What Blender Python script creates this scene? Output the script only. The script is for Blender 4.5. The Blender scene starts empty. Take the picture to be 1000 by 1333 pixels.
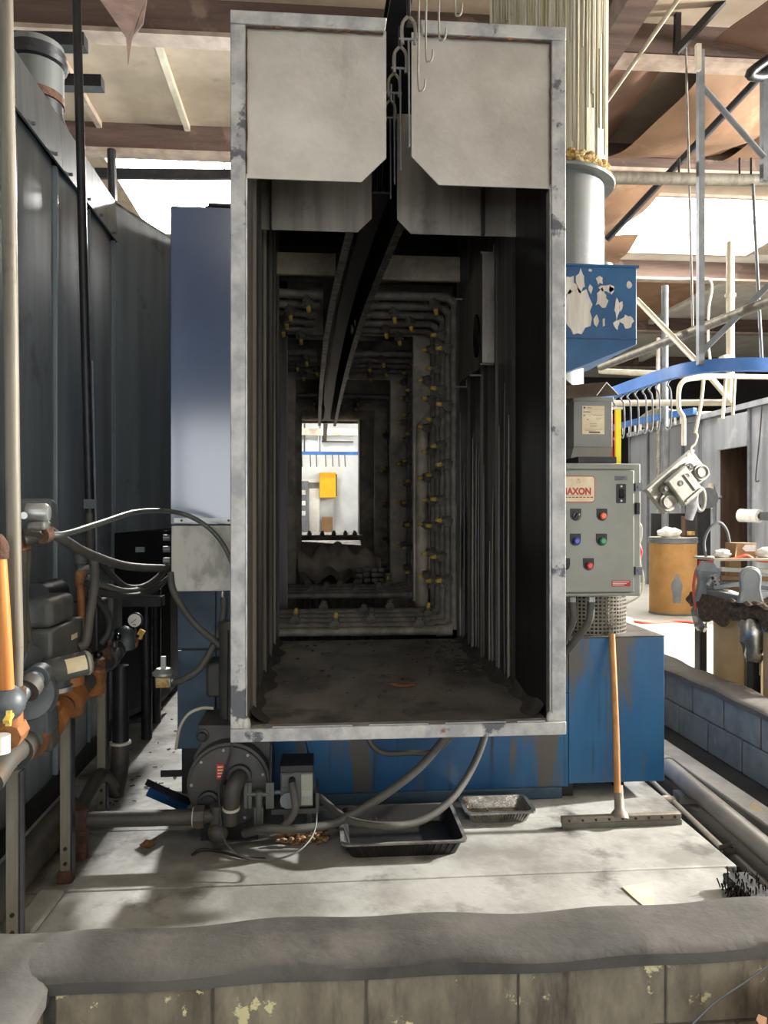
import bpy, bmesh, math, random
from math import sin, cos, pi, atan, tan, radians, sqrt
from mathutils import Vector, Matrix
random.seed(7)
S = bpy.context.scene
C = S.collection

# ------------------------------------------------------------------ camera
CAMZ = 1.5
YAW = atan(82/1000)
cd = bpy.data.cameras.new('camera'); cam = bpy.data.objects.new('camera', cd); C.objects.link(cam)
cd.sensor_fit = 'HORIZONTAL'; cd.sensor_width = 36; cd.lens = 36.0
cd.clip_start = .05; cd.clip_end = 100
cam.location = (0, 0, CAMZ); cam.rotation_euler = (pi/2, 0, -YAW)
S.camera = cam
def P(px, py, Y):
    u = (px-500)/1000; v = (666.5-py)/1000
    t = Y/(cos(YAW)-u*sin(YAW))
    return Vector((t*(sin(YAW)+u*cos(YAW)), Y, CAMZ+t*v))
def PZ(px, py, z=0):
    u = (px-500)/1000; v = (666.5-py)/1000
    t = (z-CAMZ)/v
    return Vector((t*(sin(YAW)+u*cos(YAW)), t*(cos(YAW)-u*sin(YAW)), z))
def PX(px, py, X):
    u = (px-500)/1000; v = (666.5-py)/1000
    t = X/(sin(YAW)+u*cos(YAW))
    return Vector((X, t*(cos(YAW)-u*sin(YAW)), CAMZ+t*v))

# ------------------------------------------------------------------ world and view
w = bpy.data.worlds.new('world'); S.world = w; w.use_nodes = True
w.node_tree.nodes['Background'].inputs[0].default_value = (.96, .98, 1, 1)
w.node_tree.nodes['Background'].inputs[1].default_value = 2.7
S.view_settings.view_transform = 'Standard'; S.view_settings.look = 'None'
S.view_settings.gamma = 1; S.view_settings.use_curve_mapping = False
S.view_settings.exposure = 0.62
SKY_POWER = 18.0
# light of the high-bay lamp hanging past the booth (its fixture is built with the roof)
LAMP = (11, 5.6, 4.5)
ld_ = bpy.data.lights.new('high_bay_light', 'AREA'); ld_.shape = 'DISK'; ld_.size = .42; ld_.energy = 2800; ld_.color = (1, .97, .92)
lo_ = bpy.data.objects.new('high_bay_light', ld_); C.objects.link(lo_); lo_.location = Vector(LAMP)+Vector((-10.7, -2.4, -4.5)).normalized()*.02
lo_.rotation_euler = Vector((-10.7, -2.4, -4.5)).to_track_quat('-Z', 'Y').to_euler()

LAMP2 = (-1.15, 10.0, 5.2)
ld2 = bpy.data.lights.new('high_bay_light', 'AREA'); ld2.shape = 'DISK'; ld2.size = .36; ld2.energy = 600; ld2.color = (1, .97, .92)
lo2 = bpy.data.objects.new('high_bay_light', ld2); C.objects.link(lo2); lo2.location = (LAMP2[0], LAMP2[1]-.01, LAMP2[2]-.02)
lo2.rotation_euler = Vector((0, -.45, -1)).to_track_quat('-Z', 'Y').to_euler()

# ------------------------------------------------------------------ materials
def lin(c):
    return tuple(((x/255)/12.92 if x/255 <= .04045 else ((x/255+.055)/1.055)**2.4) for x in c)+(1,)
MATS = {}
def mat(name, c1, c2=None, c3=None, rough=.6, metal=0, scale=5, stretch=(1, 1, 1), bump=0, lo=.4, hi=.6,
        scale3=2.5, lo3=.58, hi3=.66, stretch3=(1, 1, 1), rvar=0, c4=None, scale4=3, lo4=.6, hi4=.64, stretch4=(1, 1, 1), bscale=None, spec=None):
    m = bpy.data.materials.new(name); m.use_nodes = True
    nt = m.node_tree; N = nt.nodes; L = nt.links
    b = N['Principled BSDF']
    b.inputs['Roughness'].default_value = rough; b.inputs['Metallic'].default_value = metal
    if spec is not None: b.inputs['Specular IOR Level'].default_value = spec
    b.inputs['Base Color'].default_value = lin(c1)
    MATS[name] = m
    tc = N.new('ShaderNodeTexCoord')
    def noise(sc, st, det=6):
        mp = N.new('ShaderNodeMapping'); mp.inputs['Scale'].default_value = st
        L.new(tc.outputs['Object'], mp.inputs['Vector'])
        n = N.new('ShaderNodeTexNoise'); n.inputs['Scale'].default_value = sc; n.inputs['Detail'].default_value = det
        n.inputs['Roughness'].default_value = .62
        L.new(mp.outputs[0], n.inputs['Vector']); return n
    def rng(n, lo, hi):
        r = N.new('ShaderNodeMapRange'); r.inputs[1].default_value = lo; r.inputs[2].default_value = hi
        L.new(n.outputs['Fac'], r.inputs[0]); return r
    col = None
    if c2 is not None:
        n1 = noise(scale, stretch); r1 = rng(n1, lo, hi)
        mx = N.new('ShaderNodeMix'); mx.data_type = 'RGBA'
        mx.inputs['A'].default_value = lin(c1); mx.inputs['B'].default_value = lin(c2)
        L.new(r1.outputs[0], mx.inputs['Factor']); col = mx.outputs['Result']
        for (c, sc, l, h, st) in ((c3, scale3, lo3, hi3, stretch3), (c4, scale4, lo4, hi4, stretch4)):
            if c is None: continue
            n3 = noise(sc, st, 8); r3 = rng(n3, l, h)
            m3 = N.new('ShaderNodeMix'); m3.data_type = 'RGBA'; m3.inputs['B'].default_value = lin(c)
            L.new(r3.outputs[0], m3.inputs['Factor']); L.new(col, m3.inputs['A']); col = m3.outputs['Result']
        L.new(col, b.inputs['Base Color'])
        if rvar:
            rr = N.new('ShaderNodeMapRange'); rr.inputs[1].default_value = .3; rr.inputs[2].default_value = .7
            rr.inputs[3].default_value = max(.03, rough-rvar); rr.inputs[4].default_value = min(1, rough+rvar)
            L.new(n1.outputs['Fac'], rr.inputs[0]); L.new(rr.outputs[0], b.inputs['Roughness'])
    if bump:
        nb = noise(bscale or scale*4, stretch, 4)
        bp = N.new('ShaderNodeBump'); bp.inputs['Strength'].default_value = bump; bp.inputs['Distance'].default_value = .02
        L.new(nb.outputs['Fac'], bp.inputs['Height']); L.new(bp.outputs[0], b.inputs['Normal'])
    return m
def emit(name, c, s):
    m = bpy.data.materials.new(name); m.use_nodes = True
    b = m.node_tree.nodes['Principled BSDF']
    b.inputs['Base Color'].default_value = (.8, .8, .8, 1)
    b.inputs['Emission Color'].default_value = lin(c); b.inputs['Emission Strength'].default_value = s
    MATS[name] = m; return m

V = (3, 3, .25)     # vertical streak stretch
mat('plate', (190, 186, 178), (168, 163, 154), (128, 119, 108), rough=.42, metal=.35, scale=2.2, bump=.10, scale3=3, lo3=.6, hi3=.85, stretch3=(2, 2, .5), bscale=30)
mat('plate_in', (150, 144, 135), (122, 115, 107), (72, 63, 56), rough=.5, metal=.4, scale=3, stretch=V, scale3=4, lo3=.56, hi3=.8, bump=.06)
mat('frame', (190, 189, 185), (150, 151, 151), (92, 94, 98), rough=.5, metal=.25, scale=7, scale3=4, lo3=.60, hi3=.63, c4=(122, 84, 58), scale4=9, lo4=.66, hi4=.74, bump=.15)
mat('rust', (98, 68, 50), (68, 48, 36), rough=.85, scale=20, bump=.4)
mat('rust_light', (150, 108, 66), (112, 74, 44), rough=.8, scale=15, bump=.3)
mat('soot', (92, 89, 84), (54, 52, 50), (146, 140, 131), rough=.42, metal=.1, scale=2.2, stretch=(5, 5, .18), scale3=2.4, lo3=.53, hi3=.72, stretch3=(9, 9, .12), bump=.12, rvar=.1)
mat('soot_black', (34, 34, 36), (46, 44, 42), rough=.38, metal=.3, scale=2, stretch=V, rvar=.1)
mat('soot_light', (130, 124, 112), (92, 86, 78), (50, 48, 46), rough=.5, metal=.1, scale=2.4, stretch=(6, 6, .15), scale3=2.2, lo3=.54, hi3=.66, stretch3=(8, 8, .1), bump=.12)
mat('soot_floor', (104, 100, 95), (150, 143, 132), (56, 54, 51), rough=.55, metal=.1, scale=2.4, stretch=(1, .6, 1), lo=.45, hi=.75, scale3=3, lo3=.5, hi3=.66, bump=.25)
mat('partition', (216, 203, 181), (172, 161, 143), (116, 110, 101), rough=.55, metal=.05, scale=3, scale3=2.5, lo3=.5, hi3=.7, bump=.1)
mat('pipe_dark', (148, 141, 130), (110, 105, 97), rough=.55, metal=.05, scale=8, bump=.15)
mat('nozzle', (120, 115, 107), (92, 88, 82), rough=.5, scale=20)
mat('brass', (240, 205, 100), (206, 168, 72), rough=.35, metal=.15, scale=20)
mat('blue', (30, 74, 122), (22, 58, 98), (44, 88, 128), rough=.34, scale=2.0, scale3=3, bump=.04, rvar=.08)
bg = mat('blue_gloss', (4, 58, 106), (12, 70, 120), rough=.5, scale=1.2, bump=.02)
bg.node_tree.nodes['Principled BSDF'].inputs['Coat Weight'].default_value = 1
bg.node_tree.nodes['Principled BSDF'].inputs['Coat IOR'].default_value = 2.0
bg.node_tree.nodes['Principled BSDF'].inputs['Coat Roughness'].default_value = .15
mat('blue_grey', (62, 86, 104), (46, 68, 88), (88, 104, 112), rough=.5, scale=2.5, scale3=2, lo3=.55, hi3=.75, bump=.05)
mat('tank_blue', (28, 82, 128), (36, 96, 140), (88, 84, 78), rough=.36, scale=2.2, stretch=(1.5, 1.5, .6), scale3=1.7, lo3=.53, hi3=.6, stretch3=(2.4, 2.4, .35),
    c4=(46, 46, 46), scale4=3, lo4=.58, hi4=.72, stretch4=(6, 6, .3), bump=.06)
mat('tank_top', (98, 92, 84), (66, 60, 54), (40, 38, 36), rough=.8, scale=6, bump=.3)
mat('peel', (38, 92, 136), (28, 76, 118), rough=.45, scale=3, bump=.05)
mat('peel_white', (216, 212, 202), (188, 180, 166), rough=.6, scale=6, stretch=V, bump=.1)
mat('duct', (122, 126, 124), (106, 110, 108), (134, 134, 128), rough=.45, metal=.3, scale=3, stretch=V)
mat('drip', (184, 180, 164), (154, 146, 116), (126, 116, 84), rough=.5, scale=5, stretch=(7, 7, .25), scale3=4, lo3=.55, hi3=.7, stretch3=(6, 6, .3), bump=.5, bscale=9)
mat('foam', (206, 184, 128), (168, 134, 74), rough=.9, scale=14, bump=.8)
mat('panel_grey', (146, 148, 138), (136, 138, 128), (120, 118, 106), rough=.5, scale=3, scale3=6, lo3=.64, hi3=.85, bump=.03)
mat('transformer', (132, 133, 128), (122, 123, 118), rough=.5, scale=4)
mat('hood_brown', (96, 82, 66), (74, 62, 50), rough=.75, scale=6)
mat('black', (22, 22, 23), (30, 30, 31), rough=.5, scale=8)
mat('black_gloss', (14, 14, 15), rough=.25)
mat('iron_black', (32, 33, 36), (46, 46, 48), rough=.45, metal=.3, scale=9, bump=.1)
mat('burner', (58, 58, 56), (74, 72, 68), (40, 38, 36), rough=.6, scale=5, scale3=4, bump=.08)
mat('actuator', (88, 90, 86), (70, 72, 70), (112, 110, 102), rough=.55, scale=6, bump=.06)
mat('alu', (176, 178, 174), (146, 148, 146), rough=.35, metal=.6, scale=8)
mat('foil', (196, 194, 186), (150, 146, 138), rough=.25, metal=.85, scale=9, bump=.2)
mat('strut', (128, 122, 108), (104, 98, 86), (80, 72, 60), rough=.6, metal=.35, scale=6, stretch=V, bump=.08)
mat('gaspipe', (62, 62, 60), (78, 74, 68), (94, 76, 54), rough=.6, metal=.25, scale=6, scale3=5, lo3=.58, hi3=.7, bump=.1)
mat('casting_grey', (84, 90, 92), (68, 74, 78), rough=.5, metal=.15, scale=7, bump=.08)
mat('orange', (158, 102, 54), (126, 78, 40), (92, 62, 42), rough=.6, scale=8, bump=.1)
mat('orange_rod', (206, 136, 62), (184, 114, 46), rough=.55, scale=8, stretch=V)
mat('hose', (84, 82, 76), (72, 70, 66), rough=.6, scale=10, bump=.05)
mat('hose_dark', (54, 54, 52), (44, 44, 42), rough=.6, scale=10)
mat('cable', (96, 102, 96), (78, 84, 80), rough=.45, scale=10)
mat('wire_light', (190, 184, 166), rough=.5)
mat('oven', (140, 150, 155), (122, 131, 136), (104, 112, 117), rough=.36, metal=.12, scale=2, stretch=V, bump=.05, rvar=.06)
mat('oven_edge', (150, 138, 118), (124, 104, 80), (96, 62, 40), rough=.6, scale=6, bump=.1)
mat('oven_dark', (40, 41, 42), (30, 31, 32), rough=.6, scale=4)
mat('concrete', (172, 172, 167), (128, 127, 121), (84, 82, 77), rough=.62, scale=2.2, scale3=1.5, lo3=.52, hi3=.68, c4=(66, 64, 60), scale4=3.2, lo4=.56, hi4=.70, rvar=.12, bump=.12, bscale=20)
mat('concrete_bright', (178, 175, 167), (162, 159, 151), rough=.6, scale=1.5, bump=.04)
mat('floor_dark', (70, 69, 66), (52, 51, 49), (40, 39, 38), rough=.8, scale=2, bump=.2)
mat('curb_cap', (88, 85, 80), (70, 68, 64), (48, 46, 43), rough=.75, scale=3, scale3=2.4, lo3=.54, hi3=.68, bump=.25)
mat('curb_block', (142, 134, 114), (104, 97, 84), (62, 55, 47), rough=.85, scale=5, stretch=(1.4, 1.4, .6), scale3=3, lo3=.55, hi3=.72, stretch3=(3, 3, .6), c4=(206, 198, 152), scale4=8, lo4=.605, hi4=.625, bump=.3)
mat('mortar', (92, 88, 80), (70, 66, 60), rough=.9, scale=8, bump=.3)
mat('cmu', (142, 146, 143), (120, 125, 124), (164, 166, 162), rough=.85, scale=5, scale3=7, lo3=.6, hi3=.75, bump=.35)
mat('cmu_cap', (102, 98, 90), (78, 75, 70), (150, 147, 138), rough=.75, scale=3, scale3=1.6, lo3=.57, hi3=.6, bump=.25)
mat('pvc', (158, 156, 150), (136, 134, 130), rough=.5, scale=4, bump=.04)
mat('white_paint', (226, 224, 216), (210, 206, 196), rough=.5, scale=4)
mat('cream', (196, 188, 168), (178, 169, 148), rough=.5, scale=4)
mat('steel_grey', (122, 126, 130), (104, 108, 112), rough=.5, metal=.3, scale=5)
mat('wood_beam', (98, 78, 68), (78, 61, 53), (120, 98, 86), rough=.75, scale=3, stretch=(.3, 3, 3), bump=.1)
mat('wood_edge', (176, 158, 142), (150, 132, 118), rough=.75, scale=4)
mat('deck', (176, 160, 140), (162, 145, 125), (132, 117, 101), rough=.8, scale=2, scale3=3, lo3=.62, hi3=.8, bump=.04)
mat('deck_white', (214, 208, 196), (196, 188, 174), rough=.8, scale=2)
mat('kraft', (142, 111, 86), (126, 96, 73), (164, 134, 108), rough=.55, scale=2, scale3=3, lo3=.58, hi3=.75, bump=.12, bscale=6)
mat('kraft_dark', (112, 84, 68), (96, 70, 56), rough=.5, scale=2, bump=.1)
mat('dark_wall', (40, 40, 40), (52, 50, 48), rough=.8, scale=.6)
mat('white_wall', (222, 226, 228), (208, 212, 214), rough=.7, scale=1.5)
mat('booth', (160, 162, 166), (142, 144, 148), (178, 180, 182), rough=.5, metal=.2, scale=1.6, stretch=V, scale3=2, lo3=.55, hi3=.7)
mat('rail_blue', (72, 122, 190), (56, 104, 172), rough=.4, scale=4)
mat('grey_part', (148, 154, 156), (136, 142, 144), rough=.42, metal=.2, scale=6)
mat('casting', (116, 115, 106), (98, 97, 90), rough=.45, metal=.15, scale=8)
mat('drum', (186, 142, 86), (170, 126, 72), (140, 104, 66), rough=.7, scale=3, scale3=3.5, lo3=.64, hi3=.7)
mat('drum_tan', (196, 170, 128), (180, 152, 110), rough=.7, scale=2.5)
mat('cardboard', (160, 128, 92), (144, 112, 78), rough=.8, scale=4)
mat('cardboard_brown', (132, 92, 58), (104, 72, 44), rough=.85, scale=8, bump=.2)
mat('burlap', (110, 94, 78), (74, 62, 50), (140, 122, 102), rough=.95, scale=30, bump=1, scale3=22)
mat('rag', (232, 230, 224), (206, 204, 198), rough=.85, scale=8, bump=.2)
mat('yellow', (240, 222, 30), rough=.45)
mat('yellow_box', (248, 186, 20), (238, 172, 14), rough=.45, scale=3)
mat('red', (196, 46, 40), (176, 38, 34), rough=.5, scale=6)
mat('red_cord', (208, 92, 72), rough=.5)
mat('sign_cream', (228, 214, 182), (214, 196, 160), rough=.5, scale=12)
mat('sign_red', (182, 50, 42), rough=.5)
mat('ink', (70, 66, 60), rough=.7)
mat('ink_light', (150, 144, 132), rough=.7)
mat('orange_lens', (240, 104, 34), rough=.25); mat('blue_lens', (52, 66, 176), rough=.25)
mat('green_lens', (30, 140, 84), rough=.25); mat('red_lens', (206, 52, 52), rough=.25)
mat('broom_wood', (192, 140, 84), (164, 112, 62), rough=.5, scale=5, stretch=(4, 4, .3))
mat('broom_metal', (142, 136, 122), (116, 108, 96), rough=.6, metal=.2, scale=9, bump=.2)
mat('tray_black', (28, 28, 28), (40, 39, 38), rough=.42, scale=9)
mat('tray_rim', (126, 124, 120), (84, 82, 80), rough=.35, scale=9)
mat('paper', (224, 212, 184), (204, 190, 158), rough=.8, scale=9)
mat('debris', (70, 66, 60), (48, 45, 42), rough=.9, scale=12, bump=.4)
mat('gauge_face', (236, 234, 226), rough=.4)
mat('swirl', (196, 194, 182), (158, 156, 144), (206, 204, 194), rough=.5, scale=3.2, stretch=(1.6, 1, .7), lo=.45, hi=.55, scale3=2.5, lo3=.52, hi3=.6)
mat('silver_side', (205, 205, 205), (186, 188, 190), rough=.3, metal=.6, scale=1.5)
mat('brown_dark', (84, 62, 46), (62, 46, 34), rough=.7, scale=3, stretch=V)
emit('skylight', (255, 253, 246), SKY_POWER)

# ------------------------------------------------------------------ mesh builder
class MB:
    def __init__(s): s.v = []; s.f = []
    def add(s, vs, fs):
        o = len(s.v); s.v += [Vector(p) for p in vs]; s.f += [tuple(i+o for i in f) for f in fs]; return s
    def box(s, x0, x1, y0, y1, z0, z1):
        x0, x1 = sorted((x0, x1)); y0, y1 = sorted((y0, y1)); z0, z1 = sorted((z0, z1))
        return s.add([(x, y, z) for z in (z0, z1) for y in (y0, y1) for x in (x0, x1)],
                     [(0, 2, 3, 1), (4, 5, 7, 6), (0, 1, 5, 4), (2, 6, 7, 3), (0, 4, 6, 2), (1, 3, 7, 5)])
    def bar(s, a, b, w, h, up=(0, 0, 1)):
        a = Vector(a); b = Vector(b); d = (b-a).normalized(); up = Vector(up)
        x = d.cross(up)
        if x.length < 1e-4: x = d.cross(Vector((1, 0, 0)))
        x.normalize(); z = x.cross(d)
        vs = []
        for p in (a, b):
            for i, j in ((-1, -1), (1, -1), (1, 1), (-1, 1)): vs.append(p+x*i*w/2+z*j*h/2)
        return s.add(vs, [(0, 1, 2, 3), (7, 6, 5, 4), (0, 4, 5, 1), (1, 5, 6, 2), (2, 6, 7, 3), (3, 7, 4, 0)])
    def cyl(s, a, b, r, r2=None, n=16, cap=True):
        a = Vector(a); b = Vector(b); r2 = r if r2 is None else r2
        d = (b-a).normalized(); x = d.orthogonal().normalized(); y = d.cross(x)
        vs = [a+(x*cos(2*pi*i/n)+y*sin(2*pi*i/n))*r for i in range(n)]+[b+(x*cos(2*pi*i/n)+y*sin(2*pi*i/n))*r2 for i in range(n)]
        fs = [(i, (i+1) % n, n+(i+1) % n, n+i) for i in range(n)]
        if cap: fs += [tuple(range(n-1, -1, -1)), tuple(range(n, 2*n))]
        return s.add(vs, fs)
    def tube(s, pts, r, n=10, sub=5, closed_ends=True):
        pts = [Vector(p) for p in pts]
        if sub > 1 and len(pts) > 2: pts = spline(pts, sub)
        k = len(pts); rs = r if isinstance(r, (list, tuple)) else None
        vs = []; prev = None
        for i, p in enumerate(pts):
            d = (pts[min(i+1, k-1)]-pts[max(i-1, 0)]).normalized()
            x = d.orthogonal().normalized() if prev is None else (prev-d*prev.dot(d)).normalized()
            prev = x; y = d.cross(x)
            rr = r if rs is None else rs[0]+(rs[1]-rs[0])*i/(k-1)
            vs += [p+(x*cos(2*pi*j/n)+y*sin(2*pi*j/n))*rr for j in range(n)]
        fs = [(i*n+j, i*n+(j+1) % n, (i+1)*n+(j+1) % n, (i+1)*n+j) for i in range(k-1) for j in range(n)]
        if closed_ends: fs += [tuple(range(n-1, -1, -1)), tuple((k-1)*n+j for j in range(n))]
        return s.add(vs, fs)
    def lathe(s, c, axis, prof, n=24):   # prof: (distance along axis, radius)
        c = Vector(c); d = Vector(axis).normalized(); x = d.orthogonal().normalized(); y = d.cross(x)
        vs = []
        for (h, r) in prof: vs += [c+d*h+(x*cos(2*pi*i/n)+y*sin(2*pi*i/n))*r for i in range(n)]
        k = len(prof)
        fs = [(a*n+i, a*n+(i+1) % n, (a+1)*n+(i+1) % n, (a+1)*n+i) for a in range(k-1) for i in range(n)]
        fs += [tuple(range(n-1, -1, -1)), tuple((k-1)*n+i for i in range(n))]
        return s.add(vs, fs)
    def prism(s, poly, off):             # polygon of 3D points extruded by a vector
        poly = [Vector(p) for p in poly]; off = Vector(off); n = len(poly)
        return s.add(poly+[p+off for p in poly], [tuple(range(n-1, -1, -1)), tuple(range(n, 2*n))]+[(i, (i+1) % n, n+(i+1) % n, n+i) for i in range(n)])
    def ball(s, c, r, n=12, m=8, sc=(1, 1, 1)):
        c = Vector(c); prof = []
        vs = [c+Vector((0, 0, -r*sc[2]))]
        for i in range(1, m):
            a = -pi/2+pi*i/m
            vs += [c+Vector((r*sc[0]*cos(a)*cos(2*pi*j/n), r*sc[1]*cos(a)*sin(2*pi*j/n), r*sc[2]*sin(a))) for j in range(n)]
        vs.append(c+Vector((0, 0, r*sc[2])))
        fs = [(0, 1+(j+1) % n, 1+j) for j in range(n)]
        for i in range(m-2): fs += [(1+i*n+j, 1+i*n+(j+1) % n, 1+(i+1)*n+(j+1) % n, 1+(i+1)*n+j) for j in range(n)]
        e = len(vs)-1; o = 1+(m-2)*n
        fs += [(o+j, o+(j+1) % n, e) for j in range(n)]
        return s.add(vs, fs)
    def grid(s, fn, nu, nv, thick=None):
        vs = [Vector(fn(i/nu, j/nv)) for j in range(nv+1) for i in range(nu+1)]
        w = nu+1
        fs = [(j*w+i, j*w+i+1, (j+1)*w+i+1, (j+1)*w+i) for j in range(nv) for i in range(nu)]
        if thick is None: return s.add(vs, fs)
        t = Vector(thick); n = len(vs)
        fs2 = [tuple(n+i for i in reversed(f)) for f in fs]
        rim = [i for i in range(w)]+[j*w+nu for j in range(1, nv+1)]+[nv*w+i for i in range(nu-1, -1, -1)]+[j*w for j in range(nv-1, 0, -1)]
        side = [(rim[k], n+rim[k], n+rim[(k+1) % len(rim)], rim[(k+1) % len(rim)]) for k in range(len(rim))]
        return s.add(vs+[v+t for v in vs], fs+fs2+side)
    def xf(s, m):
        s.v = [m @ p for p in s.v]; return s
def spline(p, sub):
    q = [p[0]*2-p[1]]+p+[p[-1]*2-p[-2]]; out = []
    for i in range(1, len(q)-2):
        for k in range(sub):
            t = k/sub
            out.append(.5*((2*q[i])+(q[i+1]-q[i-1])*t+(2*q[i-1]-5*q[i]+4*q[i+1]-q[i+2])*t*t+(-q[i-1]+3*q[i]-3*q[i+1]+q[i+2])*t**3))
    out.append(p[-1]); return out

# ------------------------------------------------------------------ object helpers
def wloc(o):
    l = Vector(o.location)
    while o.parent: o = o.parent; l += o.location
    return l
def tag(o, label=None, cat=None, group=None, kind=None):
    if label: o['label'] = label
    if cat: o['category'] = cat
    if group: o['group'] = group
    if kind: o['kind'] = kind
    return o
def thing(name, label, cat, loc=(0, 0, 0), group=None, kind=None):
    o = bpy.data.objects.new(name, None); C.objects.link(o); o.location = loc; o.empty_display_size = .05
    return tag(o, label, cat, group, kind)
def mesh_of(name, mb, m, org, smooth=True):
    me = bpy.data.meshes.new(name)
    me.from_pydata([tuple(p-org) for p in mb.v], [], mb.f)
    bm = bmesh.new(); bm.from_mesh(me); bmesh.ops.recalc_face_normals(bm, faces=bm.faces); bm.to_mesh(me); bm.free()
    me.materials.append(MATS[m])
    if smooth:
        me.shade_smooth(); me.set_sharp_from_angle(angle=radians(38))
    return me
def part(name, mb, m, parent, label=None, bev=0, smooth=True, kind=None):
    o = bpy.data.objects.new(name, mesh_of(name, mb, m, wloc(parent), smooth)); C.objects.link(o); o.parent = parent
    if bev: bevel(o, bev)
    if label: o['label'] = label
    if kind: o['kind'] = kind
    return o
def bevel(o, wd):
    b = o.modifiers.new('bevel', 'BEVEL'); b.width = wd; b.segments = 2; b.limit_method = 'ANGLE'; b.angle_limit = radians(50)
def solo(name, mb, m, label=None, cat=None, group=None, kind=None, bev=0, smooth=True):
    xs = [p.x for p in mb.v]; ys = [p.y for p in mb.v]; zs = [p.z for p in mb.v]
    org = Vector(((min(xs)+max(xs))/2, (min(ys)+max(ys))/2, min(zs)))
    o = bpy.data.objects.new(name, mesh_of(name, mb, m, org, smooth)); C.objects.link(o); o.location = org
    if bev: bevel(o, bev)
    return tag(o, label, cat, group, kind)
def piece(name, me, loc, parent, rot=None, label=None):   # shared mesh data, world location
    o = bpy.data.objects.new(name, me); C.objects.link(o); o.parent = parent; o.location = Vector(loc)-wloc(parent)
    if rot: o.rotation_euler = rot
    if label: o['label'] = label
    return o
def text_mb(s, size, org, xdir=(1, 0, 0), ydir=(0, 0, 1), depth=.0008, bold=0.0):
    cu = bpy.data.curves.new('t', 'FONT'); cu.body = s; cu.size = size; cu.extrude = depth; cu.offset = bold; cu.align_x = 'CENTER'; cu.align_y = 'CENTER'
    o = bpy.data.objects.new('t', cu); C.objects.link(o)
    dg = bpy.context.evaluated_depsgraph_get(); me = bpy.data.meshes.new_from_object(o.evaluated_get(dg))
    X = Vector(xdir); Y = Vector(ydir); Z = X.cross(Y); org = Vector(org)
    mb = MB(); mb.add([org+X*v.co.x+Y*v.co.y+Z*v.co.z for v in me.vertices], [tuple(p.vertices) for p in me.polygons])
    bpy.data.objects.remove(o); bpy.data.meshes.remove(me); return mb

# ================================================================== SETTING
# ---- floor: low base with concrete slabs on it
fl = solo('floor', MB().box(-12, 16, -6, 28, -.30, -.08), 'floor_dark', kind='structure')
def slab(x0, x1, y0, y1, m='concrete', z1=0.0):
    return part('slab', MB().box(x0, x1, y0, y1, -.079, z1), m, fl, bev=.006)
slab(-3, 1.70, 2.285, 3.12); slab(-3, 1.76, 3.127, 3.70); slab(-3, .3, 3.706, 9.0, z1=-.002); slab(.305, 1.80, 3.704, 9.0, z1=-.003)
slab(2.76, 12, -6, 8.5, 'concrete_bright'); slab(2.76, 12, 8.51, 27, 'concrete_bright'); slab(-12, 2.75, 9.01, 27, 'concrete_bright')
# concrete ledge beside the drain pipe
part('ledge', MB().box(2.10, 2.24, 2.6, 6.5, -.079, .02), 'pvc', fl, bev=.01)

# ---- front curb of blocks
wf = solo('wall_front', MB().box(-.93, 3.2, 2.056, 2.265, -.079, .275), 'mortar', kind='structure')
js = [-.69, -.285, .12, .535, .95, 1.36, 1.77, 2.18, 2.59, 3.0]
for a, b in zip(js, js[1:]):
    part('block', MB().box(a+.003, b-.003, 2.05, 2.28, .085, .272), 'curb_block', wf, bev=.006)
for a, b in zip(js, js[1:]):
    part('block', MB().box(a-.2, b-.206, 2.05, 2.28, -.079, .077), 'curb_block', wf, bev=.006)
def capfn(ax, bx, y0, y1, z, seed):
    random.seed(seed); ph = [random.random()*6 for _ in range(4)]
    def f(u, v):
        x = ax+(bx-ax)*u; a = pi*v
        wob = .006*sin(x*5+ph[0])+.005*sin(x*13+ph[1])
        return (x, (y0+y1)/2-(y1-y0)/2*cos(a)*(1+.0*wob)+wob*.8, z+(sin(a)**.45)*(.05+wob*.9))
    return f
part('cap', MB().grid(capfn(-.95, 3.2, 2.035, 2.295, .262, 3), 90, 14, (0, 0, -.004)), 'curb_cap', wf)
wl = solo('wall_left_curb', MB().box(-.95, -.73, -1.2, 2.06, -.079, .262), 'mortar', kind='structure')
for k in range(8):
    part('block', MB().box(-.965, -.712, 2.05-(k+1)*.405+.004, 2.05-k*.405-.004, .085, .258), 'curb_block', wl, bev=.006)
    part('block', MB().box(-.965, -.712, 2.05-(k+1)*.405-.2, 2.05-k*.405-.208, -.079, .077), 'curb_block', wl, bev=.006)
cp = MB().grid(capfn(-1.2, 2.2, -.98, -.695, .25, 5), 60, 12, (0, 0, -.004))
cp.v = [Vector((p.y, p.x, p.z)) for p in cp.v]
part('cap', cp, 'curb_cap', wl)

# ---- block wall on the right
wr = solo('wall_right', MB().box(2.545, 2.74, 2.4, 8.3, -.079, .335), 'mortar', kind='structure')
for row in range(2):
    y = 2.4-(.2 if row else 0)
    while y < 8.2:
        a = max(y, 2.4)+.005; b = min(y+.40, 8.3)-.005
        if b-a > .05: part('block', MB().box(2.53, 2.755, a, b, -.075+row*.205, -.075+row*.205+.197), 'cmu', wr, bev=.005)
        y += .41
cp = MB().grid(capfn(2.4, 8.3, 2.515, 2.77, .32, 9), 90, 12, (0, 0, -.004)); cp.v = [Vector((p.y, p.x, p.z)) for p in cp.v]
part('cap', cp, 'cmu_cap', wr)

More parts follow.
